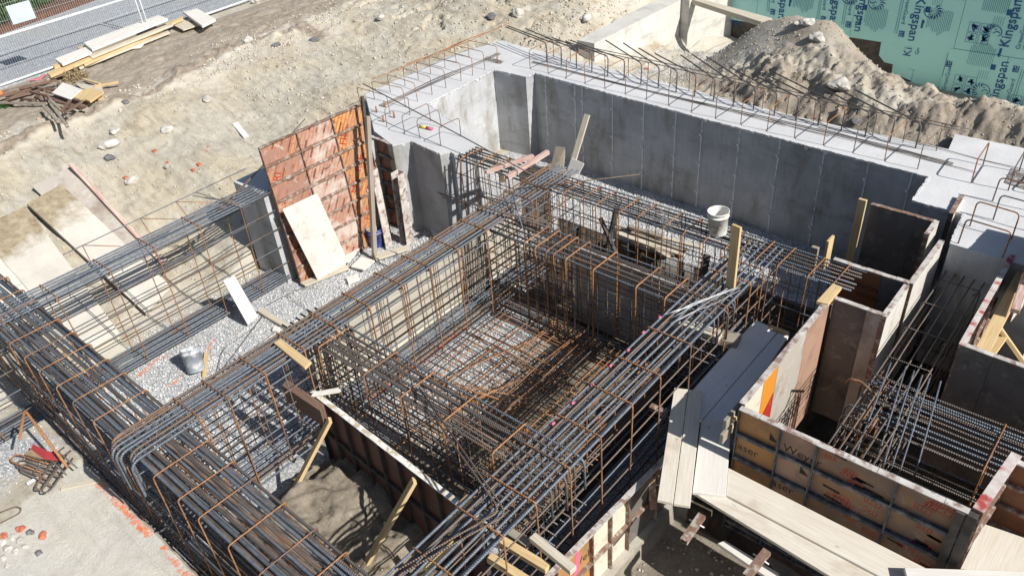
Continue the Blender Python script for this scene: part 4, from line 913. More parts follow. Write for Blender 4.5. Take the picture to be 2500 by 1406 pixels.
# angle shaped steel pieces standing against it
def channel(c, z0, z1, dx, dy, wd, label, lean=(0, 0)):
    m = MB(); up = Vector((lean[0], lean[1], z1 - z0)); o = Vector((*c, z0)); a = Vector(dx) * wd; b = Vector(dy) * wd
    m.box(o, a * .06, b, up); m.box(o + a * .94, a * .06, b, up); m.box(o + a * .06, a * .88, b * .07, up)
    t = m.build('corner_form', 'limed_steel', label=label, cat='corner form', group='narrow steel corner forms')
    m = MB()
    for f in (.3, .62): m.box(o + up * f + a * .06 + b * .6, a * .88, b * .12, Vector((0, 0, .02)))
    m.build('brace', 'rusty_steel', t)
channel(tuple(P(938, 591, -1.9).xy), -1.9, -.45, (.97, .2, 0), (.2, -.97, 0), .20, 'narrow steel channel leaning right of the blue bucket', (-.35, .25))
channel((-10.55, 8.35), -1.9, -.42, (1, 0, 0), (0, -1, 0), .19, 'narrow steel channel against the pale wall face, beside the brown form', (-.05, .1))
slab([P(x, y, -1.84) for x, y in ((1050, 555), (1062, 556), (1082, 573), (1060, 578))], .05, 'timber_offcut', 'white_board', 'short white plank end at the foot of the pale wall corner', 'timber')

# pit forms
t, *_ = form_run('cream board form along the left side of the pit, seen through the bars', (-7.88, 4.2), (-7.88, 8.6), -1.62, -.28, [(1.1, 'cream_ply')] * 4, (-1, 0, 0), steel='rusty_steel')
m = MB()
for z in np.arange(-1.5, -.3, .15): m.bx(-7.878, -7.862, 4.22, 8.58, z, z + .138)
m.build('board_lining', 'cream_board', t)
t, *_ = form_run('form behind the inner cage on the far side of the pit', (-6.15, 7.98), (-4.1, 7.98), -1.62, -.32, [(.05, 'white_ply'), (.55, 'grey_ply'), (.06, 'white_ply'), (.6, 'grey_ply'), (.06, 'white_ply'), (.75, 'grey_ply')], (0, 1, 0), steel='dark_steel')
q0 = P(768, 952, -.55); q1 = P(1182, 1268, -.55); q0.z = q1.z = -1.95
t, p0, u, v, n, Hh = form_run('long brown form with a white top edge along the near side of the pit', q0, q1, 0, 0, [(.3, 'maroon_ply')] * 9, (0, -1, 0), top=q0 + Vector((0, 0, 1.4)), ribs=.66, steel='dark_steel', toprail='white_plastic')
m = MB(); m.box(P(768, 960, -.52), P(800, 945, -.52) - P(768, 960, -.52) + Vector((.18, .10, 0)), Vector((.03, -.07, 0)), Vector((0, 0, .03))); m.build('end_cap', 'white_board', t)
slab([P(x, y, -.5) for x, y in ((688, 940), (700, 925), (790, 985), (782, 1003))], .3, 'timber_offcut', 'brown_wood', 'dark timber tucked behind the left end of the brown pit form', 'timber')
q0 = P(1370, 1365, -.95); q1 = P(1615, 1117, -.95); q0.z = q1.z = -1.95; e = (q0 - q1).normalized(); q0 = q0 + e * .7
t, p0, u, v, n, Hh = form_run('form with pink paint on its ribbed side at the bottom of the photo', q0, q1 - e * 1.0, 0, 0, [(.6, 'pink_ply'), (.62, 'tan_ply'), (.35, 'cream_ply'), (.35, 'cream_ply'), (.6, 'dark_ply'), (.6, 'dark_ply'), (.6, 'dark_ply')], (1, 0, 0), top=q0 + Vector((0, 0, 1.0)), ribs=.5, steel='rusty_steel')
sgn = 1 if n.cross(v).dot(u) < 0 else -1
tx0 = p0 + u * 1.12 + v * 1.0 + n * .018
text('Weh', p0 + u * (.85) + v * .62 + n * .018, u, v, .17, 'black_print', t)
m = MB(); b0 = p0 + n * .019; pts = [(.86, .48), (.97, .52), (.99, .85), (.95, .97), (.90, .8)]; m.v += [b0 + u * a + v * b for a, b in pts]; m.face(list(range(5))); m.build('paint_splash', 'painted_pink', t)

form_run('dark form end standing on the gravel beyond the far cage', (-8.95, 10.0), (-8.45, 10.3), -1.95, -.62, [(.55, 'dark_ply')], (0, 1, 0), steel='dark_steel', toprail='dark_steel')
# box form on the right
t, p0, u, v, n, Hh = form_run('left wall of the box form, inside lit with cream, amber and red sheets', (-2.42, 6.12), (-2.42, 8.42), -1.95, 0, [(.42, 'cream_ply'), (.34, 'amber_ply'), (.72, 'grey_ply'), (.62, 'pink_ply')], (-1, 0, 0), ribs=.4, steel='dark_steel')
m = MB(); m.v += [Vector((-2.414, y, z)) for y, z in ((6.585, -1.93), (6.935, -1.93), (6.935, -.42), (6.585, -.66))]; m.face([0, 1, 2, 3]); m.build('red_coating', 'crimson_ply', t)
t, p0, u, v, n, Hh = form_run('front wall of the box form, four ribbed bays with printed backs above the walkway', (-2.44, 6.09), (-.14, 6.09), -1.95, 0, [(.47, 'tan_ply'), (.39, 'pink_ply'), (.79, 'printed_ply'), (.62, 'printed_ply')], (0, -1, 0), ribs=.37, deep=.07, toprail='limed_steel')
for s_, h_, tx in ((.02, 1.32, 'aser'), (.52, 1.62, 'Weyer'), (.47, 1.02, 'aser')):
    text(tx, p0 + u * s_ + v * h_ + n * .0175, u, v, .15, 'black_print', t)
mark_tri(t, p0 + u * .36 + v * 1.67 + n * .0178, u, v, .10); mark_tri(t, p0 + u * .74 + v * 1.4 + n * .0178, u, v, .10)
for s_, h_, tx in ((.95, 1.78, 'FRE'), (1.22, 1.5, 'TE'), (1.0, 1.12, 'TRI'), (1.4, 1.12, 'TEN'), (1.3, .85, 'EMI'), (1.72, 1.15, 'TEK'), (1.85, .7, 'FIR')):
    text(tx, p0 + u * s_ + v * h_ + n * .0175, (u + v * .12), (v - u * .12), .085, 'crimson_ply', t)
fm = t
def prints(t, p0, u, v, n, s0, s1, h0, h1, k, si):
    md, mr_ = MB(), MB()
    a = -.10; U_ = (u + v * a).normalized(); V_ = (v - u * a).normalized()
    def rect(m, o, w_, h_):
        b = len(m.v); m.v.extend([o, o + U_ * w_, o + U_ * w_ + V_ * h_, o + V_ * h_]); m.face([b, b + 1, b + 2, b + 3])
    for i in range(k):
        w_ = random.uniform(.10, .22); h_ = random.uniform(.03, .045); o = p0 + u * random.uniform(s0, s1 - w_) + v * random.uniform(h0, h1) + n * .0172
        if random.random() < .5: rect(md, o, w_, h_ * .8)
        else:
            h_ *= 2
            rect(mr_, o, w_, .008); rect(mr_, o + V_ * h_, w_, .008); rect(mr_, o, .008, h_); rect(mr_, o + U_ * w_, .008, h_)
            for j in range(3): rect(mr_, o + U_ * (w_ * (.15 + .28 * j)) + V_ * .02, .012, h_ - .035)
    sh = [c for c in t.children if c.name.startswith('panel_sheet')]; sh.sort(key=lambda c: c.name); print_on(sh[si], md, 'black_print'); print_on(sh[si], mr_, 'crimson_ply')
prints(fm, p0, u, v, n, .90, 1.62, .6, 1.9, 34, 2); prints(fm, p0, u, v, n, 1.70, 2.28, .6, 1.9, 26, 3)
form_run('dark form between the box and the column pocket, damp stain on it', (-2.40, 8.5), (-1.76, 8.5), -1.95, 0, [(.42, 'dark_ply'), (.24, 'grey_ply')], (0, 1, 0), steel='rusty_steel')
form_run('short white form side of the column pocket, facing right', (-1.75, 8.49), (-1.75, 9.3), -1.95, 0, [(.4, 'white_ply'), (.4, 'white_ply')], (-1, 0, 0), steel='rusty_steel')
t, p0, u, v, n, Hh = form_run('brown form across the back of the column pocket, faded stencil on it', (-2.76, 9.34), (-1.77, 9.34), -1.95, 0, [(.65, 'brown_ply'), (.33, 'dark_ply')], (0, 1, 0), steel='rusty_steel')
text('FENSON', p0 + u * .28 + v * 1.68 - n * .002 if n.y < 0 else Vector((-2.45, 9.337, -.28)), (1, 0, 0), (0, 0, 1), .09, 'black_print', t); text('WOOD', Vector((-2.38, 9.337, -.42)), (1, 0, 0), (0, 0, 1), .09, 'black_print', t)
form_run('mottled dark form standing behind the column pocket in front of the wall', (-2.88, 11.02), (-1.96, 11.02), -1.95, .02, [(.66, 'dark_ply'), (.26, 'dark_ply')], (0, 1, 0), steel='rusty_steel', toprail='rusty_steel')
form_run('narrow white form edge right of the mottled dark form', (-1.93, 10.62), (-1.93, 11.06), -1.95, .02, [(.44, 'white_ply')], (-1, 0, 0), steel='rusty_steel')
form_run('white faced form running back beside the slab, facing right', (-1.72, 9.36), (-1.72, 10.62), -1.95, 0, [(.6, 'white_ply'), (.6, 'white_ply')], (-1, 0, 0), steel='rusty_steel')
form_run('short form standing over the slab edge behind the mottled form', (-1.82, 11.33), (-1.85, 11.93), -1.2, 0.05, [(.6, 'white_ply')], (-1, 0, 0), steel='dark_steel', toprail='rusty_steel')
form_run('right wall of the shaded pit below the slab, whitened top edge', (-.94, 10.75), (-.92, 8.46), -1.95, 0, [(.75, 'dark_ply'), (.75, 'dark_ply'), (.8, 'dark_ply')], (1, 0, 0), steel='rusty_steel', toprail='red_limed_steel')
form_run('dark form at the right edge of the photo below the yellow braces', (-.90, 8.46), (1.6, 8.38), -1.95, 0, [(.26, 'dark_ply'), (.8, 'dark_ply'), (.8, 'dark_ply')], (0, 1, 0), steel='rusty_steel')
form_run('right end of the box form with red paint on its whitened edge', (-.13, 6.12), (-.03, 7.06), -1.95, 0, [(.94, 'dark_ply')], (1, 0, 0), steel='rusty_steel', toprail='red_limed_steel', deep=.09)
t, p0, u, v, n, Hh = form_run('printed brown form in the bottom right corner behind the box end', (.03, 7.0), (1.6, 6.95), -1.95, -.02, [(.5, 'brown_ply'), (.8, 'printed_ply')], (0, -1, 0), steel='rusty_steel')
m = MB(); m.bx(-.14, -.06, 6.0, 6.07, -1.95, .01); m.bx(-.235, -.16, 5.99, 6.02, -1.95, .0); m.build('corner_post', 'dark_steel', label='dark steel corner post of the box form at its near right corner', cat='form post')
# form brought to the edge of the slab, out of frame on the right, that shades it
form_run('form standing on the slab at the right edge of the photo', (-.62, 10.1), (-.50, 11.3), -.6, .62, [(.6, 'white_ply'), (.6, 'white_ply')], (-1, 0, 0), steel='rusty_steel')

# timber on and round the forms
def bxo(x0, x1, y0, y1, z0, z1, name, mat, label, cat='timber', group=None):
    m = MB(); m.bx(x0, x1, y0, y1, z0, z1); return m.build(name, mat, label=label, cat=cat, group=group, bevel=.004)
bxo(-2.56, -2.515, 5.92, 8.6, -.28, -.14, 'waler', 'grey_wood', 'upper long timber rail bolted outside the left wall of the box form', group='timber rails on the forms')
bxo(-2.56, -2.515, 5.88, 8.6, -.47, -.33, 'waler', 'grey_wood', 'lower long timber rail outside the left wall of the box form', group='timber rails on the forms')
for i, (a, b) in enumerate((((1775, 1010), (1795, 1018)), ((1768, 1030), (1790, 1036)))):
    p = P(*a, -.2 - i * .16); bxo(p.x, p.x + .11, p.y - .03, p.y + .03, p.z - .05, p.z, 'rail_end', 'new_wood', ['upper pale timber end sticking out by the box form corner', 'lower pale timber end sticking out by the box form corner'][i], group='timber ends')
slab([P(2033, 691, .04), P(2056, 700, .04), P(2022, 742, .03), P(1993, 735, .03)], .05, 'timber_offcut', 'new_wood', 'yellow timber end lying across the form corner by the column pocket', 'timber')
bxo(-3.05, -2.93, 10.95, 11.0, -1.0, .10, 'upright_board', 'new_wood', 'yellow upright board at the left edge of the mottled dark form', 'timber', 'upright boards')
bxo(-3.02, -2.98, 9.75, 9.95, -.5, -.0, 'upright_board', 'new_wood', 'yellow upright board behind the brown pocket form', 'timber', 'upright boards')
bxo(-3.14, -3.04, 9.52, 9.58, -.55, -.02, 'upright_board', 'grey_wood', 'short dark upright block left of the yellow boards', 'timber', 'upright boards')
stick(P(2520, 625, -.1), P(2395, 862, -.25), .15, .05, 'brace', 'new_wood', label='wide yellow brace slanting down the right edge of the photo', cat='timber brace', group='yellow braces')
stick(P(2436, 795, -.2), P(2510, 900, -.8), .07, .05, 'brace', 'new_wood', label='narrow yellow brace going off the right edge of the photo', cat='timber brace', group='yellow braces')
stick(P(2445, 820, -.35), P(2415, 862, -.45), .13, .05, 'brace', 'new_wood', label='short yellow block under the wide brace at the right edge', cat='timber brace', group='yellow braces')
stick(P(2500, 690, -.02), P(2478, 760, -.05), .10, .06, 'brace', 'red_white_wood', label='reddish timber piece beside the wide yellow brace', cat='timber brace', group='yellow braces')

# walkway boards
dk = lambda pts, z: [P(1580 + x / 2.267, 640 + y / 2.267, z) for x, y in pts]
dg = 'walkway boards round the box form'
slab(dk([(600, 318), (727, 378), (303, 872), (120, 852)], -.79), .045, 'walkway_board', 'shade_lift_board', 'shaded board of the walkway nearest the right cage', 'plank', dg)
slab(dk([(733, 380), (790, 398), (520, 760), (462, 885), (308, 874)], -.79)[:2] + dk([(462, 885), (308, 874)], -.79), .045, 'walkway_board', 'shade_lift_board', 'shaded board of the walkway nearest the box form', 'plank', dg)
slab(dk([(150, 693), (226, 702), (143, 1332), (56, 1312)], -.70), .045, 'walkway_board', 'deck_wood', 'left board of the pair lying across the walkway corner', 'plank', dg)
slab(dk([(230, 703), (309, 710), (238, 1347), (146, 1333)], -.70), .045, 'walkway_board', 'deck_wood', 'right board of the pair lying across the walkway corner', 'plank', dg)
slab(dk([(300, 876), (466, 888), (436, 1290), (250, 1270)], -.755), .045, 'walkway_board', 'white_board', 'short pale board beside the corner of the box form', 'plank', dg)
slab([P(x, y, -.77) for x, y in ((1778, 1141), (2478, 1496), (2352, 1513), (1773, 1208))], .045, 'walkway_board', 'deck_wood', 'long sunlit board running right directly under the box form', 'plank', dg)
slab([P(x, y, -.80) for x, y in ((1689, 1199), (1772, 1209), (2351, 1514), (2250, 1542), (1684, 1236))][:1] + [P(1772, 1209, -.80), P(2351, 1514, -.80), P(2250, 1542, -.80)], .045, 'walkway_board', 'deck_wood', 'long sunlit board running right on the outer side of the walkway', 'plank', dg)
slab([P(x, y, -.78) for x, y in ((2398, 1276), (2560, 1332), (2530, 1420), (2345, 1386))], .045, 'walkway_board', 'deck_wood', 'sunlit board in the bottom right corner past the box end', 'plank', dg)
slab([P(x, y, -.66) for x, y in ((2208, 1384), (2560, 1396), (2560, 1470), (2224, 1450))], .045, 'walkway_board', 'white_board', 'whitish board at the bottom right edge overlapping the walkway', 'plank', dg)
bxo(*((lambda p: (p.x, p.x + .28, p.y - .04, p.y + .04, -.78, -.765))(P(1878, 796, -.77))), 'timber_offcut', 'new_wood', 'thin yellow lath at the far end of the walkway')
slab([P(x, y, -.62) for x, y in ((1640, 783), (1700, 783), (1765, 805), (1755, 825))], .09, 'timber_offcut', 'pale_wood', 'pale timber lying across the bars at the far end of the walkway', 'timber')
slab([P(x, y, -.7) for x, y in ((1750, 800), (1812, 815), (1800, 838), (1738, 825))], .09, 'timber_offcut', 'grey_wood', 'grey timber block under the far end of the walkway', 'timber')
def jack(a, b, za, zb, label):
    A, B = P(*a, za), P(*b, zb); d = (B - A).normalized(); s_ = Vector((-d.y, d.x, 0)).normalized(); n = d.cross(s_); w_, th = .085, .06
    m = MB()
    for (o, e1, e2) in ((-s_ * w_ / 2 - n * th / 2, s_ * w_, n * .007), (-s_ * w_ / 2 + n * (th / 2 - .007), s_ * w_, n * .007), (-s_ * w_ / 2 - n * (th / 2 - .008), s_ * .007, n * (th - .016)), (s_ * (w_ / 2 - .007) - n * (th / 2 - .008), s_ * .007, n * (th - .016))): m.box(A + o, B - A, e1, e2)
    t = m.build('walkway_bracket', 'rusty_steel', label=label, cat='bracket', group='steel brackets under the walkway')
    m = MB(); c = A.lerp(B, .3); m.tube([c - s_ * .09, c + s_ * .09], .008, 6); m.build('pin', 'galvanised', t)
jack((1714, 1258), (1669, 1322), -.86, -.9, 'hollow steel bracket end sticking out under the near walkway corner'); jack((1873, 1345), (1822, 1408), -.86, -.92, 'rusty hollow bracket end under the long walkway boards, bottom of photo')
jack((1632, 1012), (1588, 992), -.82, -.82, 'hollow bracket end pointing left at the right cage'); jack((1590, 1160), (1594, 1240), -1.1, -1.5, 'upright rusty bracket on the dark form below the walkway')
slab([P(x, y, -1.2) for x, y in ((1752, 1325), (1770, 1318), (1905, 1400), (1890, 1420))], .05, 'timber_offcut', 'white_board', 'pale timber in the shade under the long walkway boards', 'timber')
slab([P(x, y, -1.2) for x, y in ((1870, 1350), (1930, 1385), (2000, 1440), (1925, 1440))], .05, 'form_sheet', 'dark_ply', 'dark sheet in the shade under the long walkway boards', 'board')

# braces and planks in the middle
stick(P(806, 1024, -.62), P(700, 1228, -1.80), .10, .045, 'brace', 'new_wood', label='yellow brace against the left part of the brown pit form', cat='timber brace', group='yellow braces on the brown form')
stick(P(1012, 1172, -.62), P(885, 1392, -1.9), .10, .045, 'brace', 'new_wood', label='yellow brace with bar shadows against the middle of the brown pit form', cat='timber brace', group='yellow braces on the brown form')
stick(P(1783, 702, -.02), Vector(P(1783, 702, -.02)) + Vector((-.02, .03, .93)), .135, .04, 'standing_plank', 'new_wood', side=(1, -.2, 0), label='tall yellow plank standing upright on the right cage', cat='plank')
slab([P(x, y, .05) for x, y in ((668, 836), (686, 826), (760, 882), (744, 898))], .04, 'plank', 'new_wood', 'yellow plank lying across the middle cage', 'plank')
slab([P(x, y, -1.0 if i in (0, 1) else -1.86) for i, (x, y) in enumerate(((545, 686), (573, 673), (630, 772), (606, 794)))], .035, 'board', 'white_board', 'white board leaning on the left cage over the gravel', 'board', up=(1, 0, .3))
slab([P(x, y, -1.84) for x, y in ((628, 758), (640, 750), (713, 795), (702, 804))], .06, 'timber_strip', 'pale_wood', 'short pale strip on the gravel right of the white leaning board', 'timber')
slab([P(x, y, -1.84) for x, y in ((702, 797), (800, 738), (808, 747), (708, 806))], .05, 'timber_strip', 'pale_wood', 'long pale strip on the gravel running along the middle cage', 'timber')
slab([P(x, y, -1.86) for x, y in ((498, 858), (508, 862), (503, 915), (493, 918))], .04, 'stick', 'new_wood', 'short yellow stick beside the grey bucket', 'timber')
slab([P(x, y, -1.85) for x, y in ((845, 678), (872, 668), (878, 680), (850, 690))], .05, 'timber_offcut', 'white_board', 'small white block lying on the gravel below the leaning form', 'timber')
slab([P(x, y, -1.85) for x, y in ((668, 795), (685, 798), (680, 808), (664, 806))], .05, 'timber_offcut', 'white_board', 'tiny white offcut at the end of the pale strips', 'timber')
for q, mt, lb in (([(856, 650), (884, 622), (915, 636), (888, 658)], 'white_board', 'pale board end left of the stake at the foot of the leaning form'), ([(908, 622), (998, 596), (1001, 607), (918, 634)], 'pale_wood', 'pale plank on the gravel right of the blue bucket'),
                  ([(733, 690), (840, 640), (852, 654), (745, 697)], 'pale_wood', 'pale plank under the foot of the white leaning sheet'), ([(830, 630), (868, 592), (885, 598), (850, 640)], 'white_board', 'pale board leaning at the foot of the orange bay')):
    slab([P(x, y, -1.83) for x, y in q], .035, 'plank', mt, lb, 'plank', 'planks at the foot of the tall form')
A = PX(690, 512, -10.95); B_ = PX(775, 472, -10.98); C_ = P(851, 640, -1.83); D_ = P(776, 684, -1.83)
slab([A, B_, C_, D_], .02, 'plywood_sheet', 'white_ply', 'white plywood sheet leaning on the tall orange form', 'plywood sheet', up=(1, 0, .3))
t = stick(PX(897, 284, -10.75), P(915, 632, -1.88), .085, .07, 'stake', 'grey_wood', side=(0, 1, 0), label='long grey stake leaning at the right edge of the tall orange form', cat='stake')
stick(PX(884, 236, -10.95), PX(905, 420, -10.95), .06, .05, 'stake', 'dark_steel', side=(0, 1, 0), label='dark steel strip behind the long grey stake', cat='stake')

a = P(1436, 282, 0); tp = PYY(1434, 280, 12.5); bt = P(1382, 452, -1.85)
stick(tp, bt, .13, .04, 'plank', 'pale_wood', side=(1, 0, 0), label='long pale plank leaning on the dark wall', cat='plank', group='planks leaning on the dark wall')
slab([PYY(1396, 386, 11.6), PYY(1426, 400, 11.6), PYY(1412, 428, 11.5), PYY(1383, 416, 11.5)], .02, 'plank', 'white_board', 'small square board at the foot of the long leaning plank', 'plank', 'planks leaning on the dark wall', up=(0, -1, .2))
slab([PYY(1356, 357, 12.2), PYY(1381, 360, 12.2), P(1370, 452, -1.8), P(1335, 446, -1.8)], .03, 'plank', 'grey_wood', 'short wide plank left of the long one on the dark wall', 'plank', 'planks leaning on the dark wall', up=(0, -1, .2))
stick(P(1186, 421, .08), P(1302, 381, .10), .07, .06, 'waler', 'red_white_wood', label='white and red timber lying left over the far cage corner', cat='timber', group='red and white timbers')
stick(P(1238, 434, .06), P(1338, 371, .16), .08, .07, 'waler', 'red_white_wood', label='red and white square timber pointing up right over the far cage', cat='timber', group='red and white timbers')
slab([P(1213, 408, -.5), P(1222, 405, -.5), P(1235, 445, -1.5), P(1222, 447, -1.5)], .03, 'plank', 'new_wood', 'yellow plank standing inside the far left end of the far cage', 'plank', up=(0, -1, .2))
for i in range(9):
    a = PYY(random.uniform(1480, 1600), random.uniform(540, 590), 8.3 + random.uniform(0, .3)); c = P(random.uniform(1490, 1560), random.uniform(535, 575), -1.78 + i * .02); an = random.uniform(-.35, .35); L = random.uniform(.7, 1.5); d = Vector((math.cos(an), math.sin(an), random.uniform(-.02, .06))) * L
    stick(c, c + d, .09, .04, 'timber_offcut', random.choice(('brown_wood', 'grey_wood', 'pale_wood', 'white_board')), label=['bottom timber of the debris heap under the far cage', 'second timber of the debris heap under the far cage', 'pale offcut in the debris under the far cage', 'brown offcut in the debris under the far cage', 'slanting offcut in the debris under the far cage', 'long offcut in the debris under the far cage', 'short offcut in the debris under the far cage', 'upper offcut in the debris under the far cage', 'topmost offcut in the debris under the far cage'][i], cat='timber', group='timber debris under the far cage')
stick((-6.9, 9.9, -1.9), (-6.55, 9.75, -.55), .09, .05, 'stake', 'dark_steel', label='dark upright stake between the far cage and the wall', cat='stake'); stick((-6.9, 9.75, -.9), (-6.3, 9.7, -1.9), .07, .05, 'stake', 'dark_steel', label='dark slanting strut crossing the upright stake by the far cage', cat='stake')
stick((-4.55, 9.2, -.5), (-4.35, 8.5, -1.75), .12, .05, 'brace', 'dark_steel', label='dark slanting brace under the white pail', cat='timber brace')
# timbers between the bars at the bottom
for i, (a, b, mt) in enumerate((((1222, 1318), (1338, 1388), 'new_wood'), ((1195, 1360), (1290, 1420), 'new_wood'), ((1090, 1300), (1145, 1210), 'new_wood'), ((1300, 1310), (1400, 1392), 'pale_wood'), ((1230, 1290), (1290, 1330), 'grey_wood'), ((1040, 1390), (1100, 1320), 'new_wood'))):
    stick(P(*a, -.55 if i != 3 else -.42), P(*b, -.55 if i != 3 else -.42), .09, .07, 'timber_offcut', mt, label=['yellow timber under the near end of the right cage', 'lowest yellow timber under the right cage at the photo bottom', 'slim yellow lath seen between the bars of the right cage', 'brown spreader timber lying over the whitened form edge', 'grey timber under the near end of the right cage', 'yellow lath at the bottom edge between the bars'][i], cat='timber', group='timbers below the right cage')
slab([P(x, y, -1.27) for x, y in ((147, 1188), (236, 1163), (243, 1176), (147, 1196))], .02, 'lath', 'pale_wood', 'pale lath on the bank next to the hook heap', 'timber')
for i, (x, y) in enumerate(((77, 1178), (77, 1178))[:1]):
    p = P(x, y, -1.27); m = MB(); m.tube([p + Vector((0, -.05, .02)), p + Vector((0, .09, .02))], .022, 10); t = m.build('spray_can', 'tag_white', label='white can with an orange cap on the bank by the hook heap', cat='can'); m = MB(); m.tube([p + Vector((0, .09, .02)), p + Vector((0, .13, .02))], .021, 10); m.build('cap', 'orange_plastic', t)

# sheets and boards on the left slope
def lie(pts, dz, th, name, mat, label, cat, group):
    q = [PT(x, y, dz) for x, y in pts]; c = sum(q, Vector()) / 4      # level the four corners into one plane
    n = ((q[2] - q[0]).cross(q[3] - q[1])).normalized(); d = []
    for (x, y) in pts:
        r_ = ray(x, y); d.append(CAM + r_ * ((c - CAM).dot(n) / r_.dot(n)))
    for it in range(12):
        pen = max(hz(*(lambda w: (w.x, w.y))(d[0].lerp(d[1], a).lerp(d[3].lerp(d[2], a), b))) - (d[0].lerp(d[1], a).lerp(d[3].lerp(d[2], a), b)).z for a in (0, .25, .5, .75, 1) for b in (0, .2, .4, .6, .8, 1)) + th
        if pen < .01: break
        c.z += pen * .8; d = [CAM + ray(x, y) * ((c - CAM).dot(n) / ray(x, y).dot(n)) for x, y in pts]
    return slab(d, th, name, mat, label, cat, group)
gp = 'form sheets lying on the left slope'
lie([(78, 455), (163, 410), (415, 640), (352, 715)], .10, .04, 'form_sheet', 'grey_ply', 'pale sheet behind the stained one, furthest up the slope', 'form sheet', gp)
lie([(65, 497), (150, 450), (418, 700), (356, 764)], .19, .06, 'form_sheet', 'stained_ply', 'whitish sheet with a brown stain, in front of the red stake', 'form sheet', gp)
lie([(-60, 560), (63, 502), (292, 812), (204, 862)], .18, .06, 'form_sheet', 'stained_ply', 'wide whitish sheet at the left edge with a dark stained top', 'form sheet', gp)
lie([(-80, 618), (-5, 600), (88, 712), (10, 760)], .10, .05, 'form_sheet', 'white_ply', 'lowest sheet at the left edge of the photo, mostly hidden', 'form sheet', gp)
lie([(290, 818), (205, 858), (232, 905), (330, 880)], .08, .04, 'form_sheet', 'cream_ply', 'sheet end showing through the bars of the left cage', 'form sheet', gp)
a = PT(172, 402, .22); b = PT(398, 645, .22); stick(a, b, .075, .06, 'red_stake', 'red_white_wood', side=(0, 1, 0), label='long red and white stake lying up the slope above the sheets', cat='stake')
lie([(567, 302), (580, 297), (608, 332), (596, 337)], .04, .025, 'board', 'white_board', 'small white board lying on the slope left of the tall form', 'board', 'lone boards')
lie([(208, 940), (225, 930), (245, 948), (232, 962)], .05, .04, 'timber_offcut', 'pale_wood', 'pale block lying under the left cage', 'timber', 'lone boards')
k4 = lambda x, y: (x / 4.032, y / 4.032)
gb = 'timber stack beside the fence'
def lb4(pts, z, th, mat, label, name='plank', cat='plank', group=gb):
    q = [P(*k4(x, y), z) for x, y in pts]; return slab(q, th, name, mat, label, cat, group)
lb4([(820, 420), (1560, 150), (1652, 185), (905, 487)], .42, .06, 'white_board', 'broad whitish plank on top of the timber stack by the fence')
lb4([(540, 580), (1290, 290), (1340, 330), (612, 632)], .34, .06, 'white_board', 'broad whitish plank below the top one, sticking out to the left')
lb4([(865, 545), (1690, 225), (1702, 245), (900, 565)], .27, .05, 'pale_wood', 'narrow pale plank in the middle of the stack')
lb4([(760, 470), (900, 420), (930, 450), (800, 500)], .30, .05, 'new_wood', 'yellow plank end peeking out between the two broad planks')
lb4([(458, 718), (1798, 163), (1802, 185), (495, 748)], .24, .06, 'new_wood', 'longest yellow plank in the stack, sticking out at both ends')
lb4([(790, 590), (1560, 280), (1600, 300), (830, 640)], .20, .05, 'new_wood', 'yellow plank on the outer side of the stack')
lb4([(755, 655), (1640, 290), (1672, 318), (782, 672)], .15, .05, 'pale_wood', 'lowest pale plank on the slope side of the stack')
lb4([(1230, 480), (1400, 410), (1410, 435), (1380, 465)], .14, .04, 'white_board', 'short white offcut under the slope side of the stack')
lb4([(512, 640), (608, 612), (615, 632), (535, 668)], .27, .08, 'new_wood', 'square yellow block under the left end of the broad planks')
lb4([(1800, 118), (1940, 85), (2120, 188), (1988, 255)], .30, .07, 'white_board', 'square whitish board at the right end of the timber stack')
lb4([(1702, 245), (1800, 196), (1955, 248), (1802, 298)], .16, .03, 'pale_wood', 'brown plywood piece beneath the square whitish board')
gq = 'plywood offcuts and stakes in the heap by the fence'
lb4([(510, 915), (620, 812), (805, 880), (690, 980)], .20, .03, 'white_board', 'whitish plywood piece half under the brown stakes', group=gq, name='plywood_piece', cat='plywood')
lb4([(715, 972), (805, 885), (920, 868), (830, 985)], .16, .03, 'new_wood', 'yellow plywood piece beside the brown stakes', group=gq, name='plywood_piece', cat='plywood')
lb4([(735, 820), (1000, 850), (1020, 905), (800, 870)], .12, .03, 'pale_wood', 'pale plywood piece at the back of the stake heap', group=gq, name='plywood_piece', cat='plywood')
lb4([(830, 975), (915, 868), (1020, 905), (885, 998)], .17, .05, 'new_wood', 'thick yellow board end right of the stake heap', group=gq, name='plywood_piece', cat='plywood')
lb4([(960, 985), (1000, 935), (1025, 970), (980, 990)], .07, .03, 'new_wood', 'small amber scrap right of the stake heap', group=gq, name='plywood_piece', cat='plywood')
stick(P(*k4(825, 782), .12), P(*k4(985, 828), .12), .06, .03, 'stick', 'new_wood', label='thin yellow stick pointing at the stake heap', cat='timber'); stick(P(*k4(930, 850), .14), P(*k4(1168, 812), .14), .08, .04, 'stick', 'new_wood', label='yellow stick lying right of the stake heap', cat='timber')
SEG = [(30, 910, 610, 760), (250, 870, 720, 890), (0, 1000, 390, 890), (-40, 1012, 460, 1022), (330, 1000, 385, 890), (460, 900, 812, 1000), (500, 970, 800, 1080), (475, 965, 690, 1172), (500, 1030, 662, 1240), (420, 1035, 572, 1202), (610, 1095, 692, 990), (640, 1112, 800, 1012),
       (380, 950, 440, 1032), (205, 975, 335, 985), (575, 812, 602, 905), (440, 890, 462, 1010), (60, 940, 300, 880), (150, 900, 650, 722), (530, 1000, 832, 1062), (680, 1060, 850, 1052), (200, 870, 560, 792), (90, 975, 245, 905), (-30, 960, 160, 900), (300, 905, 480, 950)]
QL = ['top', 'left', 'lower', 'short', 'long', 'slanting', 'steep']
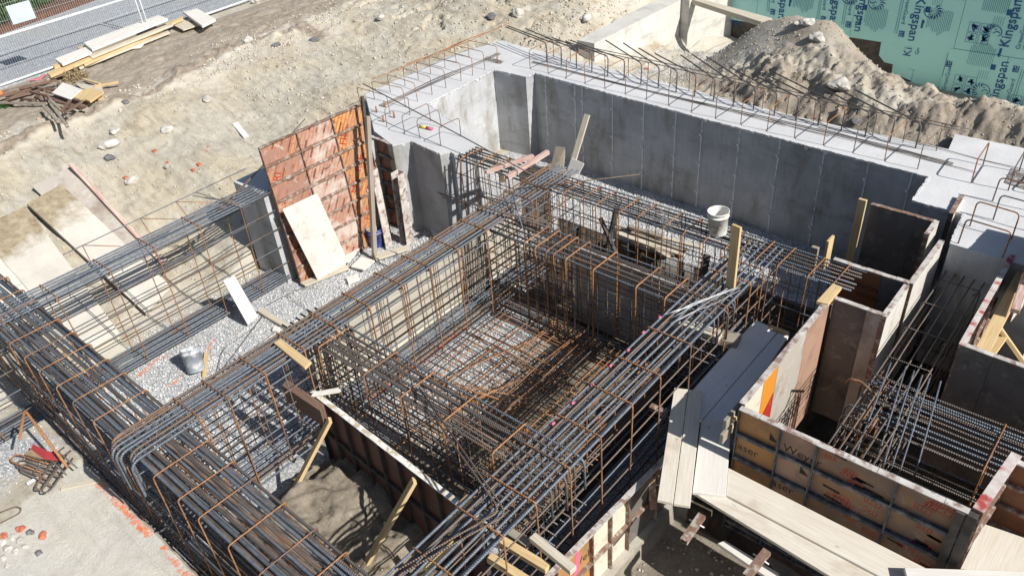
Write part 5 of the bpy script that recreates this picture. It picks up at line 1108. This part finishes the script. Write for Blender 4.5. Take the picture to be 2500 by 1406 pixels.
for i, (x0, y0, x1, y1) in enumerate(SEG):
    z = .06 + .02 * (i % 12)
    stick(P(*k4(x0, y0), z), P(*k4(x1, y1), z + random.uniform(-.03, .03)), .055, .045, 'stake', random.choice(('brown_wood', 'brown_wood', 'rusty_steel', 'brown_wood')) if i not in (3, 7, 8, 9) else 'grey_wood',
          label='brown stake in the tangled heap by the fence', cat='stake', group='brown stakes in the tangled heap')
leaves('dry_weed', P(*k4(745, 790), .0), (.33, .3, .25), 900, .03, 'dry_leaf', None); bpy.data.objects['dry_weed']['label'] = 'dry straw coloured weed between stakes and timber stack'; bpy.data.objects['dry_weed']['category'] = 'weed'
leaves('green_weed', P(*k4(55, 1065), .0), (.14, .14, .1), 300, .03, 'leaf', None); bpy.data.objects['green_weed']['label'] = 'small green weed at the left edge below the stakes'; bpy.data.objects['green_weed']['category'] = 'weed'
m = MB(); m.tube(rods([P(*k4(300, 800), .06), P(*k4(455, 745), .06)], 5, .03), .02, 6); m.build('flagging_tape', 'painted_pink', label='bright pink tape on the fence foot above the stakes', cat='tape')
p = P(*k4(15, 940), .12); m = MB(); m.lathe([(.0, 0), (.06, 0), (.055, .05), (.03, .11), (0, .115)], 12, p); m.build('cap', 'orange_plastic', label='orange cap at the left end of the stake heap', cat='cap')

# pails
def pail(c, tilt, az, mat, label, inner, k=1.0):
    M = Matrix.Rotation(az, 3, 'Z') @ Matrix.Rotation(tilt, 3, 'Y'); c = Vector(c)
    t = thing('bucket', c, label, 'bucket', 'plastic pails')
    a = [(.0, 0), (.128, 0), (.133, .012), (.146, .285), (.156, .287), (.157, .30), (.148, .302), (.149, .345), (.157, .348), (.158, .366), (.147, .368), (.143, .34), (.127, .03), (0, .025)]
    body = MB().lathe([(r_ * k, z * k) for r_, z in a], 36, c, M).build('pail', mat, t)
    MB().lathe([(0, .03 * k), (.129 * k, .05 * k), (.120 * k, .11 * k), (0.03, .10 * k), (0, .09 * k)][0:4], 24, c, M).build('dried_mortar', inner, t)
    pts = [c + M @ Vector((.16 * k * math.cos(a_), .16 * k * math.sin(a_) * .9 - .02, .31 * k - .17 * k * abs(math.sin(a_)))) for a_ in np.linspace(math.pi, 2 * math.pi, 13)]
    m = MB(); m.tube(pts, .0035, 5); m.build('handle', 'wire', body)
    return t
pw = P(1748, 572, .0); pail(pw + Vector((0, .05, .0)), R(3), R(200), 'white_plastic', 'white pail standing on the far cage in front of the dark wall', 'tan_dust', 1.0)
pb = P(914, 600, -1.9); pail(pb + Vector((0, .06, 0)), R(2), 0, 'blue_plastic', 'blue bucket on the gravel behind the leaning stake', 'mortar', 1.05)
pg = P(476, 912, -1.9); pail(pg + Vector((0, .04, .03)), R(-24), R(-30), 'grey_plastic', 'dirty grey pail tipping over on the gravel beside the left cage', 'white_plastic', 1.05)
p = P(1465, 1032, -1.3); m = MB(); m.lathe([(0, 0), (.05, .0), (.05, .09), (0, .1)], 12, p); m.build('cap', 'orange_plastic', label='orange plastic cap down between the bars near the pit corner', cat='cap')

# ---------------------------------------------------------------- insulated house wall
YW = 21.0
hw = thing('insulated_wall', (-6, YW, -2.8), 'green foam insulation boards with blue print covering the house wall at top right', 'insulated wall')
def board(pts, y=0, lb=None):
    m = MB(); n = len(pts); m.v += [Vector((x, YW - .05 - y, z)) for x, z in pts] + [Vector((x, YW - y, z)) for x, z in pts]
    m.face(list(range(n)), [(a, b) for a, b in pts]); m.face(list(range(2 * n - 1, n - 1, -1)))
    for i in range(n): j = (i + 1) % n; m.face([i, n + i, n + j, j])
    return m.build('insulation_board', 'insulation_green', hw)
MB().bx(-11.2, 3, YW + .01, YW + .4, -3.3, 3.2).build('house_wall', 'dark_steel', hw)
board([(-11.2, -1.05), (-9.52, -1.02), (-9.52, 3), (-11.2, 3)]); board([(-9.51, -1.02), (-6.9, -1.0), (-6.9, 3), (-9.51, 3)]); board([(-6.89, -1.0), (-4.40, -1.0), (-4.40, 3), (-6.89, 3)], .004)
board([(-4.39, -.88), (-1.9, -.88), (-1.9, 3), (-4.39, 3)]); board([(-1.89, -.88), (3, -.88), (3, 3), (-1.89, 3)])
board([(-6.09, -1.01), (-4.50, -1.01), (-4.50, -1.62), (-5.92, -1.50), (-6.08, -1.35)], -.02); board([(-5.7, -1.50), (-5.19, -1.58), (-5.19, -1.86), (-5.69, -1.74)], -.035); board([(-5.18, -1.58), (-4.49, -1.6), (-4.49, -2.3), (-5.18, -2.2)], -.045)
board([(-4.48, -.89), (-3.2, -.89), (-3.2, -3.2), (-4.48, -3.2)], .012); board([(-3.19, -.89), (3, -.89), (3, -3.2), (-3.19, -3.2)], .008)
YF = YW - .058
def pt(o, a, b, d): # printed local frame: a along the text, b across
    sx, sz = d; return Vector((o[0] - b * sz, YF - .006, o[1] + a * sz))
def print_block(x, z, up, big=True, green=True, lines=True, s=1.0):
    """one repeat of the print; up=+1 the words read upwards, -1 downwards. (x, z) start of the word"""
    xd = Vector((0, 0, up)); yd = Vector((-up, 0, 0)); o = Vector((x, YF - .006, z))
    if big:
        for e_ in (0, .010): text('Kingspan', o + yd * e_ - Vector((0, e_ * .1, 0)), xd, yd, .30 * s, 'blue_print', hw)
    if green:
        text('GreenGuard', o - yd * .23 * s + xd * .0, xd, yd, .135 * s, 'blue_print', hw)
        m = MB(); q = o - yd * .24 * s + xd * .86 * s; m.v += [q, q + xd * .15 * s, q + xd * .15 * s + yd * .13 * s, q + yd * .13 * s]; m.face([0, 1, 2, 3]); m.build('printed_box', 'blue_print', hw)
        text('LG', q + xd * .02 * s + yd * .02 * s - Vector((0, .004, 0)), xd, yd, .11 * s, 'insulation_green', hw)
        m = MB()
        for r_ in range(2):
            q = o - yd * (.30 + r_ * .05) * s; m.v += [q, q + xd * .95 * s, q + xd * .95 * s + yd * .012, q + yd * .012]; b = len(m.v) - 4; m.face([b, b + 1, b + 2, b + 3])
        m.build('small_print', 'pale_blue_print', hw)
    if big:
        # the animal emblem: a fan of mane strokes over a face outline
        c = o + xd * .30 * s + yd * .42 * s; m = MB(); e = xd * s; f = yd * s
        for i in range(7):
            a = R(150 - i * 24); a2 = a - .28; r0, r1 = .07, .25 - .012 * abs(i - 2)
            q = [c + e * math.cos(a) * r0 + f * math.sin(a) * r0, c + e * math.cos(a + .10) * .16 + f * math.sin(a + .10) * .16, c + e * math.cos(a2) * r1 + f * math.sin(a2) * r1, c + e * math.cos(a - .13) * .15 + f * math.sin(a - .13) * .15]
            b = len(m.v); m.v += q; m.face([b, b + 1, b + 2, b + 3])
        for q in ([(.10, .02), (.16, -.06), (.12, -.14), (.05, -.19)], [(-.02, -.02), (.04, -.09), (.0, -.16)], [(.05, -.19), (-.02, -.2), (-.07, -.14)], [(.07, -.03), (.09, -.08)]):
            for (a0, b0), (a1, b1) in zip(q, q[1:]):
                A_ = c + e * a0 + f * b0; B2 = c + e * a1 + f * b1; d = (B2 - A_).normalized(); nn_ = Vector((d.z, 0, -d.x)) * .009 * s; b = len(m.v); m.v += [A_ - nn_, B2 - nn_, B2 + nn_, A_ + nn_]; m.face([b, b + 1, b + 2, b + 3])
        m.build('emblem', 'blue_print', hw)
def fine_print(x, z, up, s=1.0, pics=True):
    xd = Vector((0, 0, up)) * s; yd = Vector((-up, 0, 0)) * s; o = Vector((x, YF - .006, z)); m = MB()
    def rect(a, b, w_, h_): q = o + xd * a + yd * b; n_ = len(m.v); m.v.extend([q, q + xd * w_, q + xd * w_ + yd * h_, q + yd * h_]); m.face([n_, n_ + 1, n_ + 2, n_ + 3])
    for i in range(14):
        L = .62 - .02 * abs(i - 6) - random.uniform(0, .08); rect(.32 + random.uniform(0, .03), -.04 * i, L, .010)
    for i in range(5): rect(.05, -.30 - .05 * i, .20, .008)
    m.build('small_print', 'pale_blue_print', hw); m = MB()
    rect(.30, -.62, .13, .11); rect(.62, -.64, .20, .05); rect(.66, -.60, .03, .03)
    if pics:
        for i in range(2):
            for j in range(2):
                a, b = -.42 + i * .25, -.04 - j * .26
                rect(a, b, .22, .008); rect(a, b + .22, .22, .008); rect(a, b, .008, .22); rect(a + .215, b, .008, .22)
                ce = (a + .11, b + .11)
                for k_ in range(4):
                    an = random.uniform(0, 3.1); p_ = o + xd * (ce[0] + random.uniform(-.03, .03)) + yd * (ce[1] + random.uniform(-.03, .03)); d = (xd * math.cos(an) + yd * math.sin(an)) * .07; n_ = (xd * -math.sin(an) + yd * math.cos(an)) * .018
                    q = len(m.v); m.v.extend([p_ - d - n_, p_ + d - n_, p_ + d + n_, p_ - d + n_]); m.face([q, q + 1, q + 2, q + 3])
    m.build('pictogram', 'blue_print', hw)
def W2(px, py): d = ray(px, py); q = CAM + d * (YF / d.y); return q.x, q.z
for (px, py, up, gg) in ((2138, -10, -1, 1), (2222, -20, -1, 1), (2238, -10, -1, 1)): pass
for (px, py) in ((1912, -55), (2040, -40), (2104, -28), (2240, -8)): x, z = W2(px, py); print_block(x, z, -1)
for (px, py) in ((1990, -30), (2170, 15), (2330, 20)): x, z = W2(px, py); fine_print(x, z + .25, -1)
for (px, py) in ((2432, 258), (2462, 118)): x, z = W2(px, py); print_block(x, z, 1)
for (px, py) in ((2352, 190), (2388, 62), (2490, 240)): x, z = W2(px, py); fine_print(x, z, 1)
x, z = W2(2308, 222); text('GreenGuard', Vector((x, YF - .008, z)), (0, 0, 1), (-1, 0, 0), .135, 'blue_print', hw)
x, z = W2(2322, 165)
m = MB(); q = Vector((x, YF - .008, z)); m.v += [q, q + Vector((0, 0, .15)), q + Vector((-.13, 0, .15)), q + Vector((-.13, 0, 0))]; m.face([0, 1, 2, 3]); m.build('printed_box', 'blue_print', hw); text('LG', q + Vector((-.02, -.004, .02)), (0, 0, 1), (-1, 0, 0), .11, 'insulation_green', hw)
YF = YW - .034
x, z = W2(2222, 140); text('Kin', Vector((x, YF - .006, z)), (0, 0, 1), (-1, 0, 0), .27, 'blue_print', hw); x, z = W2(2242, 135); text('Gre', Vector((x, YF - .006, z)), (0, 0, 1), (-1, 0, 0), .135, 'blue_print', hw)
x, z = W2(2232, 168); YF = YW - .02; text('u', Vector((x, YF - .006, z)), (0, 0, 1), (-1, 0, 0), .27, 'blue_print', hw)
YF = YW - .058; x, z = W2(1770, 55); text('Kings', Vector((x, YF - .006, z)), (1, 0, 0), (0, 0, 1), .22, 'blue_print', hw)

# ---------------------------------------------------------------- site fence
f0 = P(0, 213, .08); f1 = P(562, 18, .08); fd = (f1 - f0).normalized(); fj = f0 + fd * (P(352, 84, .08) - f0).dot(fd)
def fence(a, b, label):
    t = thing('wire_fence', a, label, 'fence', 'wire fence panels beside the road'); d = (b - a).normalized(); L = (b - a).length; Z = Vector((0, 0, 1))
    for q in (a, b): m = MB(); m.tube([q + Z * -.05, q + Z * 2.0], .021, 10); m.build('post', 'galvanised', t)
    for z in (.03, 1.04, 1.97): m = MB(); m.tube([a + Z * z, b + Z * z], .034 if z == 1.04 else .028, 8); m.build('rail', 'galvanised', t)
    m = MB(); n = int(L / .055)
    for i in range(1, n): q = a + d * (L * i / n); m.tube([q + Z * .03, q + Z * 1.97], .0022, 3, False)
    for z in (.35, .7, 1.35, 1.7): m.tube([a + Z * z, b + Z * z], .0028, 3, False)
    m.build('wire_mesh', 'galvanised', t); return t
fence(fj - fd * 6.0, fj - fd * .06, 'left wire fence panel beside the road, white sign hanging on it'); fence(fj + fd * .06, fj + fd * 3.5, 'right wire fence panel beside the road, beyond the two posts'); fence(fj + fd * 3.6, fj + fd * 7.1, 'wire fence panel furthest along the road')
sx = (P(70, 188, .08) - f0).dot(fd); q = f0 + fd * (sx - .28); m = MB(); m.box(q + Vector((.03, 0, 1.22)) + fd * .42, fd * .56, Vector((.006, 0, 0)), Vector((0, 0, .42))); m.build('fence_sign', 'sign_board', label='white blank sign hanging on the wire fence', cat='sign')
